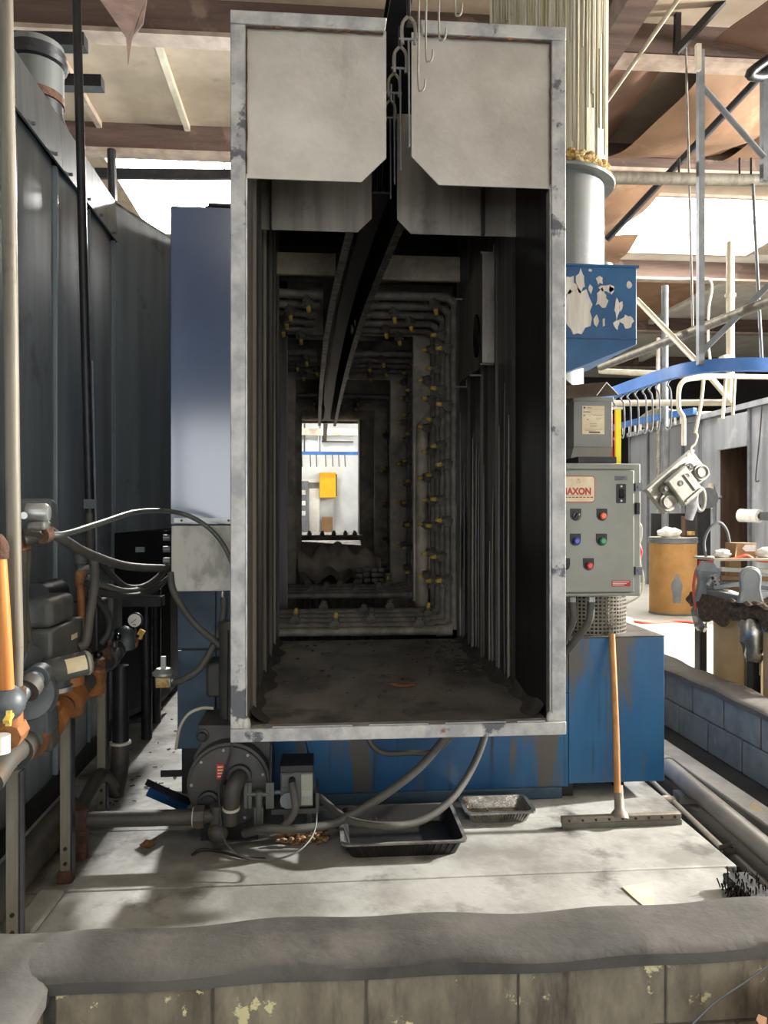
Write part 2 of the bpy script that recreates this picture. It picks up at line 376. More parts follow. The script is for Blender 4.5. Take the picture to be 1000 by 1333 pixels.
# ---- roof: deck sections, beams, girder, battens, skylights
ZD = 6.0
SKY = [(-2.75, -.9, 9.75, 12.6), (4.35, 7.4, 10.5, 12.85), (-1.2, .9, 17.6, 19.8), (4.9, 6.3, 14.6, 15.9), (8.4, 10.4, 3.2, 5.4),
       (-1.0, .6, -5.2, -3.8)]
ce = thing('ceiling', None, None, (0, 10, ZD), kind='structure')
xs = sorted({-12, 14, *[a for s in SKY for a in s[:2]]}); ys = sorted({-6, 27, *[a for s in SKY for a in s[2:]]})
deckA = MB(); deckB = MB()
for x0, x1 in zip(xs, xs[1:]):
    for y0, y1 in zip(ys, ys[1:]):
        cx, cy = (x0+x1)/2, (y0+y1)/2
        if any(s[0] < cx < s[1] and s[2] < cy < s[3] for s in SKY): continue
        (deckB if (cx > 3 and cy > 12.8) or cy > 16 else deckA).box(x0, x1, y0, y1, ZD, ZD+.06)
part('roof_deck', deckA, 'deck', ce); part('roof_deck', deckB, 'deck_white', ce)
SKYL = ['glowing roof skylight above the dark oven and blue cabinet', 'wide glowing skylight over the booth and hanging rails',
        'glowing skylight over the white wall beyond the tunnel exit', 'glowing skylight in the far roof bay past the booth', 'glowing skylight over the parts table',
        'glowing skylight over the floor facing the tunnel']
for s, lb in zip(SKY, SKYL):
    r = thing('skylight', lb, 'skylight', ((s[0]+s[1])/2, (s[2]+s[3])/2, ZD))
    part('glazing', MB().box(s[0], s[1], s[2], s[3], ZD+.03, ZD+.05), 'skylight', r)
    fr = MB()
    for a in (s[0], s[1]): fr.box(a-.03, a+.03, s[2], s[3], ZD-.04, ZD+.07)
    for a in (s[2], s[3]): fr.box(s[0], s[1], a-.03, a+.03, ZD-.04, ZD+.07)
    part('curb_frame', fr, 'wood_edge', r)
for y, lb in ((6.85, 'dark brown timber roof beam crossing above the hood top'), (9.1, 'timber roof beam crossing just before the bright skylights'),
              (13.3, 'timber roof beam behind the skylight over the booth'), (17.2, 'far timber roof beam above the dark back area'), (21.5, 'timber roof beam next to the white wall')):
    r = thing('roof_beam', lb, 'beam', (0, y, 5.68))
    part('beam', MB().box(-12, 14, y, y+.14, 5.70, ZD), 'wood_beam', r)
    part('flange_board', MB().box(-12, 14, y-.03, y+.17, 5.66, 5.70), 'wood_edge', r)
g = MB().box(2.42, 2.66, 1.5, 9.1, 5.55, ZD)
solo('roof_girder', g, 'wood_beam', 'dark timber girder running along the roof beside the stained duct', 'beam')
g = MB().box(2.70, 2.80, 5.0, 9.1, 5.72, 5.80)
solo('conduit_run', MB().cyl((2.86, 4.5, 5.62), (2.86, 9.0, 5.62), .02, n=8), 'cream', 'pale conduit running beside the roof girder', 'conduit')
# battens across the decks (left bay and far right bays)
k = 0
for (x, y0, y1, m) in [(-3.7, 7, 9.1, 'wood_edge'), (-2.55, 7, 9.1, 'wood_edge'), (-1.55, 7, 9.1, 'cream'), (-.55, 7, 9.1, 'cream'), (.45, 7, 9.1, 'cream'),
                       (4.6, 13.45, 17.2, 'deck_white'), (5.8, 13.45, 14.1, 'deck_white'), (7.6, 13.45, 17.2, 'deck_white'), (3.4, 13.45, 17.2, 'deck_white'),
                       (4.2, 17.4, 21.5, 'deck_white'), (5.8, 17.4, 21.5, 'deck_white'), (7.4, 17.4, 21.5, 'deck_white'), (9.2, 17.4, 21.5, 'deck_white'), (-3.9, 9.3, 13.2, 'wood_edge')]:
    near = y0 < 9
    big = not near
    solo('roof_batten', MB().box(x-(.06 if big else .03), x+(.06 if big else .03), y0, y1, ZD-(.16 if big else .07), ZD), m,
         'slim roof batten between the two timber beams over the dark oven' if near else 'white joist under the far roof deck', 'batten',
         'battens in the near roof bay' if near else 'joists in the far roof bays')
# brown paper facing sagging from the roof
def paper(name, x0, x1, y0, y1, sag, m, label, zl=5.86, zr=5.86, tear=None, seed=1):
    random.seed(seed); ph = [random.random()*6 for _ in range(5)]
    def f(u, v):
        x = x0+(x1-x0)*u; y = y0+(y1-y0)*v
        if tear: x += tear*(v-.2)*(1-u)
        z = zl+(zr-zl)*u-sag*sin(pi*v)*(0.5+.5*sin(pi*u))+.025*sin(7*u+4*v+ph[0])+.02*sin(11*v-5*u+ph[1])
        return (x, y, z)
    return solo(name, MB().grid(f, 24, 24, (0, 0, .006)), m, label, 'insulation')
paper('paper_facing', 2.75, 3.38, 7.03, 9.06, .05, 'kraft_dark', 'dark brown paper facing beside the roof girder', 5.78, 5.9, seed=2)
paper('paper_facing', 3.62, 4.9, 7.03, 9.06, .30, 'kraft', 'torn brown paper facing sagging beside an open gap', 5.75, 5.9, tear=-.42, seed=3)
paper('paper_facing', 4.92, 6.6, 7.03, 9.06, .22, 'kraft', 'wide brown paper facing sagging behind the strut frame', 5.85, 5.85, seed=4)
paper('paper_facing', 3.6, 5.3, 4.3, 6.8, .35, 'kraft_dark', 'brown paper facing hanging down before the first roof beam', 5.8, 5.6, seed=5)
paper('paper_facing', 2.9, 4.5, 9.3, 11.7, .25, 'kraft', 'crumpled brown paper facing under the skylight edge', 5.7, 5.82, tear=.1, seed=6)
paper('paper_facing', 3.2, 5.0, 11.75, 13.29, .2, 'kraft', 'loose brown paper facing hanging below the skylight over the booth', 5.75, 5.85, seed=7)
paper('paper_facing', 6.0, 7.4, 13.45, 17.1, .1, 'kraft', 'flat brown paper facing in the far roof bay', 5.9, 5.9, seed=8)
# dark flap hanging at upper left
a = P(125, -8, 6.2); b = P(192, -8, 6.35); c = P(166, 84, 6.25); d = P(171, 50, 6.4)
solo('paper_flap', MB().prism([a, b, P(186, 30, 6.35), d, c, P(164, 48, 6.2)], (0.0, .02, 0)), 'wood_beam', 'dark brown torn flap hanging from the roof to a point', 'flap')

lf_ = thing('high_bay_lamp', 'round high-bay lamp hanging low from the roof past the parts table', 'lamp', LAMP)
part('reflector', MB().lathe(LAMP, -Vector((-10.7, -2.4, -4.5)), [(.0, .27), (.03, .26), (.2, .12), (.3, .1)], 24), 'alu', lf_)
part('hanger', MB().cyl((LAMP[0], LAMP[1], LAMP[2]+.3), (LAMP[0], LAMP[1], ZD), .015, n=8), 'steel_grey', lf_)
lf_ = thing('high_bay_lamp', 'round high-bay lamp over the alley behind the blue cabinet', 'lamp', LAMP2)
part('reflector', MB().lathe(LAMP2, (0, .45, 1), [(.0, .24), (.03, .23), (.18, .12), (.26, .1)], 24), 'alu', lf_)
part('hanger', MB().cyl((LAMP2[0], LAMP2[1]+.15, LAMP2[2]+.15), (LAMP2[0], LAMP2[1]+.15, ZD), .015, n=8), 'steel_grey', lf_)
# ---- back walls
wd_ = MB().box(-12, 14, -6.2, -6, 3.2, 6).box(-12, -4.5, -6.2, -6, -.08, 3.2).box(7.5, 14, -6.2, -6, -.08, 3.2)  # unseen wall added, its opening shaped for the daylight mirrored in the blue cabinet
solo('wall_door_unseen', wd_, 'dark_wall', kind='structure')
solo('wall_back', MB().box(-12, 3.2, 23, 23.2, -.08, 6), 'white_wall', kind='structure')
solo('wall_back_dark', MB().box(3.2, 15, 25, 25.2, -.08, 6), 'dark_wall', kind='structure')
solo('wall_side', MB().box(13.6, 13.8, -6, 25, -.08, 6), 'dark_wall', kind='structure')
solo('wall_left', MB().box(-8.2, -8, -6, 23, -.08, 6), 'white_wall', kind='structure')

# ================================================================== WASHER TUNNEL
X0, X1, Z0, Z1, YF = -.372, 1.041, .552, 3.565, 3.2
hood = thing('washer_entry_hood', 'weathered galvanised entry hood of the washer tunnel with welded frame', 'hood', ((X0+X1)/2, YF, Z0))
fwid = .062
part('frame_post', MB().box(X0, X0+fwid, YF, YF+.06, Z0+.055, Z1-.055), 'frame', hood, bev=.004)
part('frame_post', MB().box(X1-fwid, X1, YF, YF+.06, Z0+.055, Z1-.055), 'frame', hood, bev=.004)
part('top_rail', MB().prism([(X0, YF-.004, Z1-.056), (.262, YF-.004, Z1-.056), (.275, YF-.004, Z1), (X0, YF-.004, Z1)], (0, .066, 0)), 'frame', hood, bev=.004)
part('top_rail', MB().prism([(.425, YF-.004, Z1-.056), (X1, YF-.004, Z1-.056), (X1, YF-.004, Z1), (.415, YF-.004, Z1)], (0, .066, 0)), 'frame', hood, bev=.004)
part('sill_rail', MB().box(X0, X1, YF-.006, YF+.06, Z0, Z0+.056), 'frame', hood, bev=.004)
# inner bright lip of the angle-iron frame
part('frame_lip', MB().box(X0+fwid, X0+fwid+.006, YF+.01, YF+.06, Z0+.056, 2.88), 'alu', hood)
part('frame_lip', MB().box(X1-fwid-.006, X1-fwid, YF+.01, YF+.06, Z0+.056, 2.88), 'alu', hood)
for (a, b) in ((-.2, .13), (.2, .45), (.52, .78), (.83, .95)):
    part('sill_lip', MB().box(a, b, YF+.0, YF+.02, Z0+.0565, Z0+.062), 'alu', hood)
# chamfered closing plates, front and second pair
ZB = 2.885
def plate(xa, xb, cut, side, y, m, zt):
    if side < 0: poly = [(xa, y, zt), (xb, y, zt), (xb, y, ZB+cut), (xb-cut, y, ZB), (xa, y, ZB)]
    else: poly = [(xa, y, zt), (xb, y, zt), (xb, y, ZB), (xa+cut, y, ZB), (xa, y, ZB+cut)]
    return part('closing_plate', MB().prism(poly, (0, .006, 0)), m, hood)
plate(X0+.05, P(503, 200, YF+.02).x, .105, -1, YF+.022, 'plate', Z1-.04)
plate(P(536, 200, YF+.02).x, X1-.05, .115, 1, YF+.022, 'plate', Z1-.04)
plate(-.31, P(484, 290, 3.8).x, .07, -1, 3.8, 'plate_in', 3.48)
plate(P(517, 290, 3.8).x, .985, .07, 1, 3.8, 'plate_in', 3.48)
part('stiffener', MB().box(.80, .815, 3.77, 3.8, ZB, 3.48), 'soot_black', hood); part('stiffener', MB().box(-.25, -.24, 3.77, 3.8, ZB, 3.48), 'soot_black', hood)
# weld seams with rust along the frame
random.seed(3)
def weld(pts, m='rust', r=.004):
    q = []
    for a, b in zip(pts, pts[1:]):
        a = Vector(a); b = Vector(b); n = max(2, int((b-a).length/.03))
        q += [a+(b-a)*k/n+Vector((random.uniform(-.002, .002), 0, random.uniform(-.002, .002))) for k in range(n)]
    q.append(Vector(pts[-1])); part('weld_bead', MB().tube(q, r, n=6, sub=1), m, hood)
yw = YF+.02
weld([(X0+fwid+.002, yw-.01, 2.9), (X0+fwid+.002, yw-.01, Z1-.06), (.26, yw-.01, Z1-.06)])
weld([(.43, yw-.01, Z1-.06), (X1-fwid-.002, yw-.01, Z1-.06), (X1-fwid-.002, yw-.01, 2.9)])
for x in (-.18, .11, .62, .80):
    part('rust_spot', MB().ball((x, YF+.004, Z1-.05), .016, 10, 6, (1, .25, .9)), 'rust_light', hood)
part('weld_bead', MB().ball((X0+fwid, YF+.01, Z0+.07), .03, 10, 6, (.7, .5, 1.2)), 'frame', hood)
part('weld_bead', MB().ball((X1-fwid, YF+.01, Z0+.07), .03, 10, 6, (.7, .5, 1.0)), 'frame', hood)
# vestibule shell
XL, XR, YE, ZF = -.305, .978, 5.4, .60
part('floor_pan', MB().box(XL-.02, XR+.02, YF+.06, YE, ZF-.03, ZF), 'soot_floor', hood)
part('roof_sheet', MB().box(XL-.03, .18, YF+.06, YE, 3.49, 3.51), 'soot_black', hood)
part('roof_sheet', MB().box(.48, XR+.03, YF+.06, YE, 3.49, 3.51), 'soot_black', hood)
def side_wall(x, s, segs, mats):
    for (a, b), m in zip(segs, mats):
        part('side_panel', MB().box(x, x+s*.006, a+.004, b-.004, ZF, 3.49), m, hood)
        part('seam_rib', MB().prism([(x, b-.012, ZF), (x-s*.014, b, ZF), (x, b+.012, ZF)], (0, 0, 2.89)), m, hood)
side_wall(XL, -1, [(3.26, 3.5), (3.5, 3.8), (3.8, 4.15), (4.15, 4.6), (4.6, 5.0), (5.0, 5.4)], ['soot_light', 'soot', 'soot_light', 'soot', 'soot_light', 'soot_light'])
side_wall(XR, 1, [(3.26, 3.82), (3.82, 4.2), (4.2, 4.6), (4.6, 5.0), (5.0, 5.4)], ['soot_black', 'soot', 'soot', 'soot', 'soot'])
# wet runs standing proud of the right wall
random.seed(12)
for k in range(26):
    y = random.uniform(3.9, 5.36); h = random.uniform(.5, 1.6)
    part('residue_run', MB().tube([(XR-.002, y, ZF+.01), (XR-.004, y+random.uniform(-.01, .01), ZF+h*.5), (XR-.001, y, ZF+h)], [random.uniform(.006, .014), .003], n=6, sub=3), random.choice(['soot', 'soot_light', 'soot', 'soot_black']), hood)
# sludge ridge along floor corners
def ridge(x, s, seed):
    random.seed(seed); ph = [random.random()*6 for _ in range(4)]
    def f(u, v):
        y = 3.3+(5.38-3.3)*u; wv = .05+.02*sin(17*u+ph[0])+.015*sin(41*u+ph[1])
        return (x-s*wv*v, y, ZF+.002+(.045+.015*sin(29*u+ph[2]))*(1-v)**2)
    part('sludge_ridge', MB().grid(f, 60, 4), 'debris', hood)
ridge(XL+.002, -1, 4); ridge(XR-.002, 1, 8)
part('entry_header', MB().box(-.34, P(437, 350, 5.38).x, 5.36, 5.4, 3.15, 3.30), 'partition', hood)
part('entry_header', MB().box(P(495, 350, 5.38).x, XR+.02, 5.36, 5.4, 3.13, 3.30), 'partition', hood)
part('added_slot_cover', MB().box(.10, .62, 3.83, 5.4, 3.93, 3.95), 'soot_black', hood)  # box added over the slot to keep the view up through it dark
part('added_slot_cover', MB().box(.09, .10, 3.83, 5.4, 3.51, 3.95), 'soot_black', hood)
part('added_slot_cover', MB().box(.62, .63, 3.83, 5.4, 3.51, 3.95), 'soot_black', hood)
part('added_slot_cover', MB().box(.10, .62, 5.39, 5.4, 3.7, 3.93), 'soot_black', hood)
# access plate on right wall
ap = thing('access_plate', 'bent rectangular access plate with a hole bolted on the sooty wall', 'plate', (.95, 4.7, 2.33))
def apf(u, v):
    y = 4.28+.88*u; z = 2.35+.60*v+.02*u
    if u > .72 and v > .8: z -= (u-.72)*.28
    return (.925+.012*sin(6*u+3*v)+.02*(v-.5)**2, y, z)
mb = MB().grid(apf, 18, 14, (.006, 0, 0))
part('sheet', mb, 'soot_light', ap)
hole = MB()
hole.prism([Vector((.918+.0, 4.52+.075*cos(i*pi/8), 2.55+.13*sin(i*pi/8))) for i in range(16)], (.012, 0, 0))
part('hole', hole, 'black_gloss', ap)
for (y, z) in ((4.29, 2.97), (5.1, 2.93), (4.3, 2.34), (4.6, 2.33), (5.1, 2.34)):
    part('bolt', MB().cyl((.977, y, z), (.90, y, z), .006, n=8).cyl((.977, y, z), (.977, y, z+.05), .005, n=8), 'alu', ap)
part('edge_flange', MB().box(.905, .975, 4.262, 4.27, 2.34, 2.96), 'plate_in', ap)
# debris on the tunnel floor
random.seed(21)
mb = MB()
for k in range(150):
    x = random.gauss(.78, .09); y = random.uniform(4.2, 5.35); x = min(x, .95)
    if k > 110: x = random.uniform(-.2, .8); y = random.uniform(3.4, 5.3)
    mb.ball((x, y, ZF+.004), random.uniform(.004, .013), 6, 4, (1.5, 1, .7))
tag(solo('floor_grit', mb, 'debris', 'loose dark grit scattered along the tunnel floor', 'grit'), kind='stuff')
mb = MB().ball((.42, 3.95, ZF+.008), .08, 14, 6, (1, .45, .12)); 
for v in mb.v: v.z = max(v.z, ZF); v.y += .02*sin(v.x*40)
solo('sludge_flake', mb, 'cardboard_brown', 'brown flake lying on the sooty tunnel floor', 'debris')
# chamber shell beyond the vestibule
ch = thing('washer_chamber', 'long sooty washer chamber with partition plates behind the entry hood', 'chamber', (.4, 9.5, .05))
CL, CR, YX = -.78, 1.22, 14.6
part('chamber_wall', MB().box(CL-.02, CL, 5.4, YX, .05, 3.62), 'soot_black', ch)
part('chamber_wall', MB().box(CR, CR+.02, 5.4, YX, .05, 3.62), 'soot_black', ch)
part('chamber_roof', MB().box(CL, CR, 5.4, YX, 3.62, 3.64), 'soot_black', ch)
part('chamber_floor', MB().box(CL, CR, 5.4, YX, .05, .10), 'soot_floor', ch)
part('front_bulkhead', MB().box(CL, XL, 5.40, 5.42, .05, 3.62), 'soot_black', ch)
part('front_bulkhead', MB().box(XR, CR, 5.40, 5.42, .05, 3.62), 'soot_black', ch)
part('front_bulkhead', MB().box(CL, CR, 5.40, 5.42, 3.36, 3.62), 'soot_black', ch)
part('front_bulkhead', MB().box(XL, XR, 5.385, 5.40, .10, ZF-.03), 'soot_black', ch)
part('drip_beam', MB().box(XL, XR, 5.42, 5.5, ZF-.09, ZF-.03), 'pipe_dark', ch)
for i, (y, xr, sill) in enumerate(((7.05, .845, .5), (9.4, .845, .55), (12.2, .85, .6))):
    zt = 3.12
    # right plate with a scooped lower corner
    zb = .68 if i == 0 else .1
    part('partition_plate', MB().prism([(xr, y, zb), (xr+.11, y, zb+.02), (xr+.16, y, zb+.12), (xr+.2, y, zb+.2), (CR, y, zb+.3), (CR, y, 3.6), (xr, y, 3.6)] if i == 0 else
                                       [(xr, y, zb), (CR, y, zb), (CR, y, 3.6), (xr, y, 3.6)], (0, .02, 0)), 'partition', ch)
    part('partition_plate', MB().box(CL, -.305, y, y+.02, .1, 3.6), 'soot' if i == 0 else 'partition', ch)
    part('plate_edge', MB().box(-.309, -.302, y-.03, y, .6, 3.1), 'plate_in', ch)
    part('plate_edge', MB().box(xr-.003, xr+.004, y-.04, y, .7, 3.1), 'plate_in', ch)
    part('header_plate', MB().box(-.305, .02, y, y+.02, zt, 3.6), 'partition', ch)
    part('header_plate', MB().box(.34, xr, y, y+.02, zt, 3.6), 'partition', ch)
    part('sill_plate', MB().box(-.305, xr, y, y+.02, .1, sill), 'soot', ch)
# exit end wall with opening
part('exit_plate', MB().box(.74, CR, YX, YX+.03, .05, 3.62), 'partition', ch)
part('exit_plate', MB().box(CL, -.50, YX, YX+.03, .05, 3.62), 'partition', ch)
part('exit_plate', MB().box(-.50, .74, YX, YX+.03, .05, 1.08), 'partition', ch)
part('exit_plate', MB().box(-.50, .74, YX, YX+.03, 3.18, 3.62), 'partition', ch)
part('exit_jamb', MB().box(.70, .74, YX-.5, YX, 1.0, 3.2), 'plate_in', ch)
part('exit_drum', MB().cyl((-.6, 14.2, 3.33), (1.0, 14.2, 3.33), .15, n=20), 'partition', ch)
part('drain_board', MB().prism([(-.5, 13.4, .98), (.7, 13.4, .9), (.7, 14.5, 1.1), (-.5, 14.5, 1.1)], (0, 0, .02)), 'plate_in', ch)
part('wall_duct', MB().tube([(.93, 7.03, .4), (.93, 7.03, 2.1), (.96, 7.0, 2.3), (1.05, 6.98, 2.4)], .06, n=14), 'partition', ch)
# crumpled sheet lying in the middle stage
random.seed(5)
def crf(u, v):
    x = -.28+1.05*u; y = 9.55+.8*v
    h = .62+.40*sin(pi*min(1, v*1.2+.05))**.6*(1-.15*sin(9*u+2*v))+.05*sin(23*u+6*v)+.04*sin(13*v-11*u)
    if u > .9: h -= (u-.9)*2
    return (x, y, h)
solo('crumpled_sheet', MB().grid(crf, 40, 16), 'partition', 'crumpled brown sheet slumped between the spray stages', 'sheet')

# ---- spray headers with nozzles
bm_ = MB().box(-.022, .022, -.022, .022, -.004, .048).cyl((0, 0, .04), (0, 0, .062), .016, n=8).box(-.03, .03, -.012, .012, .006, .03)
bm_.v = [q*1.3 for q in bm_.v]
noz_me = mesh_of('nozzle', bm_, 'nozzle', Vector((0, 0, 0)))
tip_me = mesh_of('tip', MB().cyl((0, 0, 0), (0, 0, .042), .018, .013, n=8), 'brass', Vector((0, 0, 0)))
def nozzle(parent, p, direction, brass=True):
    d = Vector(direction).normalized()
    q = Vector((0, 0, 1)).rotation_difference(d).to_euler()
    n = piece('nozzle', noz_me, p, parent, q)
    if brass:
        t = bpy.data.objects.new('tip', tip_me); C.objects.link(t); t.parent = n; t.location = (0, 0, .078)
def header(y, label, top=True, tn=(), sn=(), bn=(), xr=.99, zt=3.1, zb=.62, xlE=-.02, xrS=.40, group=None):
    r = thing('spray_header', label, 'spray header', (.35, y, zb), group)
    rad = .034
    part('bottom_pipe', MB().cyl((-.60, y, zb), (xr-.06, y, zb), rad, n=12), 'pipe_dark', r)
    part('end_coupling', MB().cyl((xr-.14, y, zb), (xr-.02, y, zb), rad*1.35, n=12), 'pipe_dark', r)
    part('riser', MB().tube([(xr-.06, y, zb), (xr, y, zb+.06), (xr, y, zb+.2), (xr, y, zt-.2), (xr, y, zt-.06), (xr-.06, y, zt)], .03, n=10, sub=3), 'pipe_dark', r)
    part('riser', MB().cyl((-.62, y, zb), (-.62, y, zt), .03, n=10), 'pipe_dark', r)
    part('top_pipe', MB().cyl((xrS, y, zt), (xr-.05, y, zt), rad, n=12), 'pipe_dark', r)
    part('top_pipe', MB().cyl((-.62, y, zt), (xlE, y, zt), rad, n=12), 'pipe_dark', r)
    part('end_cap', MB().cyl((xrS-.02, y, zt), (xrS+.07, y, zt), rad*1.3, n=12), 'pipe_dark', r)
    part('end_cap', MB().cyl((xlE-.07, y, zt), (xlE+.02, y, zt), rad*1.3, n=12), 'pipe_dark', r)
    for x in tn: nozzle(r, (x, y, zt-.03), (.1, -.35, -1))
    for k, z in enumerate(sn): nozzle(r, (xr-.03, y, z), (-1, -.35, .1 if k % 2 else -.1))
    for k, (x, br) in enumerate(bn): nozzle(r, (x, y, zb+.03), (.1, -.25, 1), br)
    return r
ordn = ['first', 'second', 'third', 'fourth', 'fifth']
top_r = [.84, .56, .72, .54, .68]; top_l = [-.10, -.24, -.28, -.32, -.18]; bot = [[(.1, True), (.72, False)], [(-.2, True), (.38, False)], [(.40, False), (.86, True)], [(.36, False)], [(.02, False), (.60, False)]]
for i in range(5):
    y = 5.66+.27*i
    header(y, '%s sooty spray header ring behind the tunnel entry header' % ordn[i], tn=(top_r[i], top_l[i]),
           sn=[.95+.43*k+(.21 if i % 2 else 0) for k in range(5)] if i not in (0,) else [1.0+.43*k for k in range(5)],
           bn=bot[i], xrS=.36+.0*i-.02*i, xlE=-.01-.02*i, group='first spray stage')
top_r2 = [.62, .5, .7, .55]; top_l2 = [-.15, -.25, -.05, -.2]; bot2 = [[(-.1, False), (.35, False)], [(.05, False), (.60, False)], [(.2, False), (.72, True)], [(-.15, False), (.4, False)]]
for i in range(4):
    y = 7.75+.30*i
    header(y, '%s sooty spray header ring past the first partition plate' % ordn[i], tn=(top_r2[i], top_l2[i]),
           sn=[.9+.46*k+(.23 if i % 2 else 0) for k in range(5)], bn=bot2[i], zb=.66, xrS=.33, xlE=-.06, group='second spray stage')
for i in range(2):
    header(10.6+.5*i, '%s dim spray header ring past the second partition plate' % ordn[i], tn=(.5, -.1), sn=[1.1+.5*k for k in range(4)], bn=[(0, False), (.4, False)], zb=.72, xrS=.33, xlE=-.06, group='third spray stage')
# exit manifold with a row of upright nozzles
r = thing('exit_manifold', 'dark manifold pipe with upright nozzles on the exit sill', 'manifold', (.1, 13.3, 1.0))
part('pipe', MB().cyl((-.55, 13.3, 1.06), (.72, 13.3, 1.06), .05, n=12), 'pipe_dark', r)
for x in (-.2, .02, .22, .42, .58): nozzle(r, (x, 13.3, 1.1), (0, 0, 1), False)
# broken block pile on the second stage
random.seed(9)
for k in range(14):
    x = .45+.085*(k % 5)+random.uniform(-.01, .01); z = .70+.062*(k//5); y = 9.02+random.uniform(-.03, .03)
    solo('pipe_plug', MB().bar((x-.036, y, z), (x+.036, y, z+random.uniform(-.01, .01)), .06, .05), 'pipe_dark', 'small blocky pipe coupling heaped on the spray pipes', 'coupling', 'heaped couplings', bev=.006)

# ---- overhead conveyor rail with slot housing, chain and hooks
rail_pts = [Vector((.36, .6, 3.67)), Vector((.35, 2.4, 3.66)), Vector((.335, 3.2, 3.64)), Vector((.28, 4.2, 3.55)), Vector((.19, 6.1, 3.45)), Vector((.13, 9, 3.42)), Vector((.10, 12.9, 3.40)), Vector((.10, 14.5, 3.40)), Vector((.10, 22, 3.40))]
cr = thing('conveyor_rail', 'black overhead conveyor rail passing through the hood slot', 'conveyor', (.33, 3.2, 3.5))
def ribbon(pts, prof):    # sweep an xz profile along the path
    mb = MB(); pts = spline(pts, 4); n = len(prof); vs = []
    for p in pts: vs += [Vector((p.x+a, p.y, p.z+b)) for a, b in prof]
    fs = [(i*n+j, i*n+(j+1) % n, (i+1)*n+(j+1) % n, (i+1)*n+j) for i in range(len(pts)-1) for j in range(n)]
    fs += [tuple(range(n)), tuple((len(pts)-1)*n+j for j in range(n))]
    return mb.add(vs, fs)
ib = [(-.045, 0), (.045, 0), (.045, .012), (.006, .012), (.006, .098), (.045, .098), (.045, .11), (-.045, .11), (-.045, .098), (-.006, .098), (-.006, .012), (-.045, .012)]
part('rail', ribbon(rail_pts, ib), 'iron_black', cr)
hp = [Vector((.30, 3.85, 3.0)), Vector((.275, 4.2, 3.0)), Vector((.185, 6.1, 2.99)), Vector((.13, 9, 2.97)), Vector((.10, 12.9, 2.95))]
part('slot_plate', ribbon(hp, [(-.135, 0), (-.125, 0), (-.06, .5), (-.07, .5)]), 'soot', cr)
part('slot_plate', ribbon(hp, [(.125, 0), (.135, 0), (.07, .5), (.06, .5)]), 'soot_black', cr)
part('slot_lip', ribbon(hp, [(-.150, -.012), (-.105, -.012), (-.105, 0), (-.150, 0)]), 'soot', cr)
part('slot_lip', ribbon(hp, [(.105, -.012), (.150, -.012), (.150, 0), (.105, 0)]), 'soot', cr)
part('slot_seal', ribbon(hp, [(-.05, .10), (.05, .10), (.05, .11), (-.05, .11)]), 'black', cr)
def shackle(p, s=1.0):
    r = thing('chain_shackle', 'forked steel chain shackle under the black conveyor rail in the slot', 'shackle', p, 'chain shackles in the hood slot')
    x, y, z = p
    mb = MB()
    mb.tube([(x, y, z+.20*s), (x, y, z+.11*s)], .009*s, n=8, sub=1)
    part('shank', mb, 'iron_black', r)
    mb = MB()
    for k in (-1, 1): mb.tube([(x, y, z+.115*s), (x+k*.022*s, y, z+.09*s), (x+k*.028*s, y, z+.05*s), (x+k*.024*s, y, z)], .007*s, n=8)
    part('fork', mb, 'pipe_dark', r)
    part('pin', MB().cyl((x-.038*s, y, z+.02*s), (x+.038*s, y, z+.02*s), .006*s, n=8), 'steel_grey', r)
    mb = MB().tube([(x, y, z+.02*s), (x+.002, y, z-.2*s), (x+.003, y, z-.42*s)], .004*s, n=6)
    part('drop_rod', mb, 'steel_grey', r)
shackle(P(532, 48, 3.1)-Vector((0, 0, .03))); shackle(P(521, 86, 3.3)-Vector((0, 0, .03))); shackle(P(513, 118, 3.5)-Vector((0, 0, .03)), .95); shackle(P(508, 150, 3.72)-Vector((0, 0, .03)), .9)
for (px, py, Y) in ((547, 118, 2.95), (557, 80, 2.9), (574, 52, 2.85), (595, 20, 2.8)):
    e = P(px, py, Y); k = .018
    mb = MB().tube([e+Vector((-k*.2, 0, .75)), e+Vector((-k*.3, 0, .3)), e+Vector((-k*.4, 0, .03)), e+Vector((k*.2, 0, 0)), e+Vector((k*.9, 0, .012)), e+Vector((k*1.1, 0, .045))], .0038, n=8)
    solo('hanging_hook', mb, 'pipe_dark', 'thin J-shaped steel hook hanging before the plate of the hood', 'hook', 'hooks hanging in front of the hood')
for k in range(10):
    p = P(497-k*3.2, 250+k*6, 3.95+.16*k)
    solo('part_wire', MB().tube([p+Vector((0, 0, .5)), p+Vector((.004, 0, .2)), p, p+Vector((.012, 0, .01))], .003, n=6), 'iron_black', 'thin dark wire hook hanging inside the hood slot', 'hook', 'wire hooks inside the slot')

# ================================================================== BLUE BODY, TANK, DUCTS
# ---- upper left cabinet
yb = 4.1
a = P(222, 268, yb); b = P(222, 683, yb)
cab = thing('blue_cabinet', 'tall glossy blue sheet-metal cabinet beside the entry hood', 'cabinet', (-.55, yb, b.z))
part('front_panel', MB().box(a.x, -.32, yb, yb+.012, b.z, a.z), 'blue_gloss', cab, bev=.003)
part('shell', MB().box(a.x+.003, -.325, yb+.012, 5.3, b.z+.005, a.z-.003), 'blue', cab)
part('lower_lip', MB().box(a.x+.02, -.33, yb-.012, yb, b.z+.01, b.z+.035), 'alu', cab, 'bare metal strip')
for px in (237, 298): part('screw', MB().cyl((P(px, 0, yb).x, yb-.012, b.z+.022), (P(px, 0, yb).x, yb-.018, b.z+.022), .006, n=8), 'iron_black', cab)
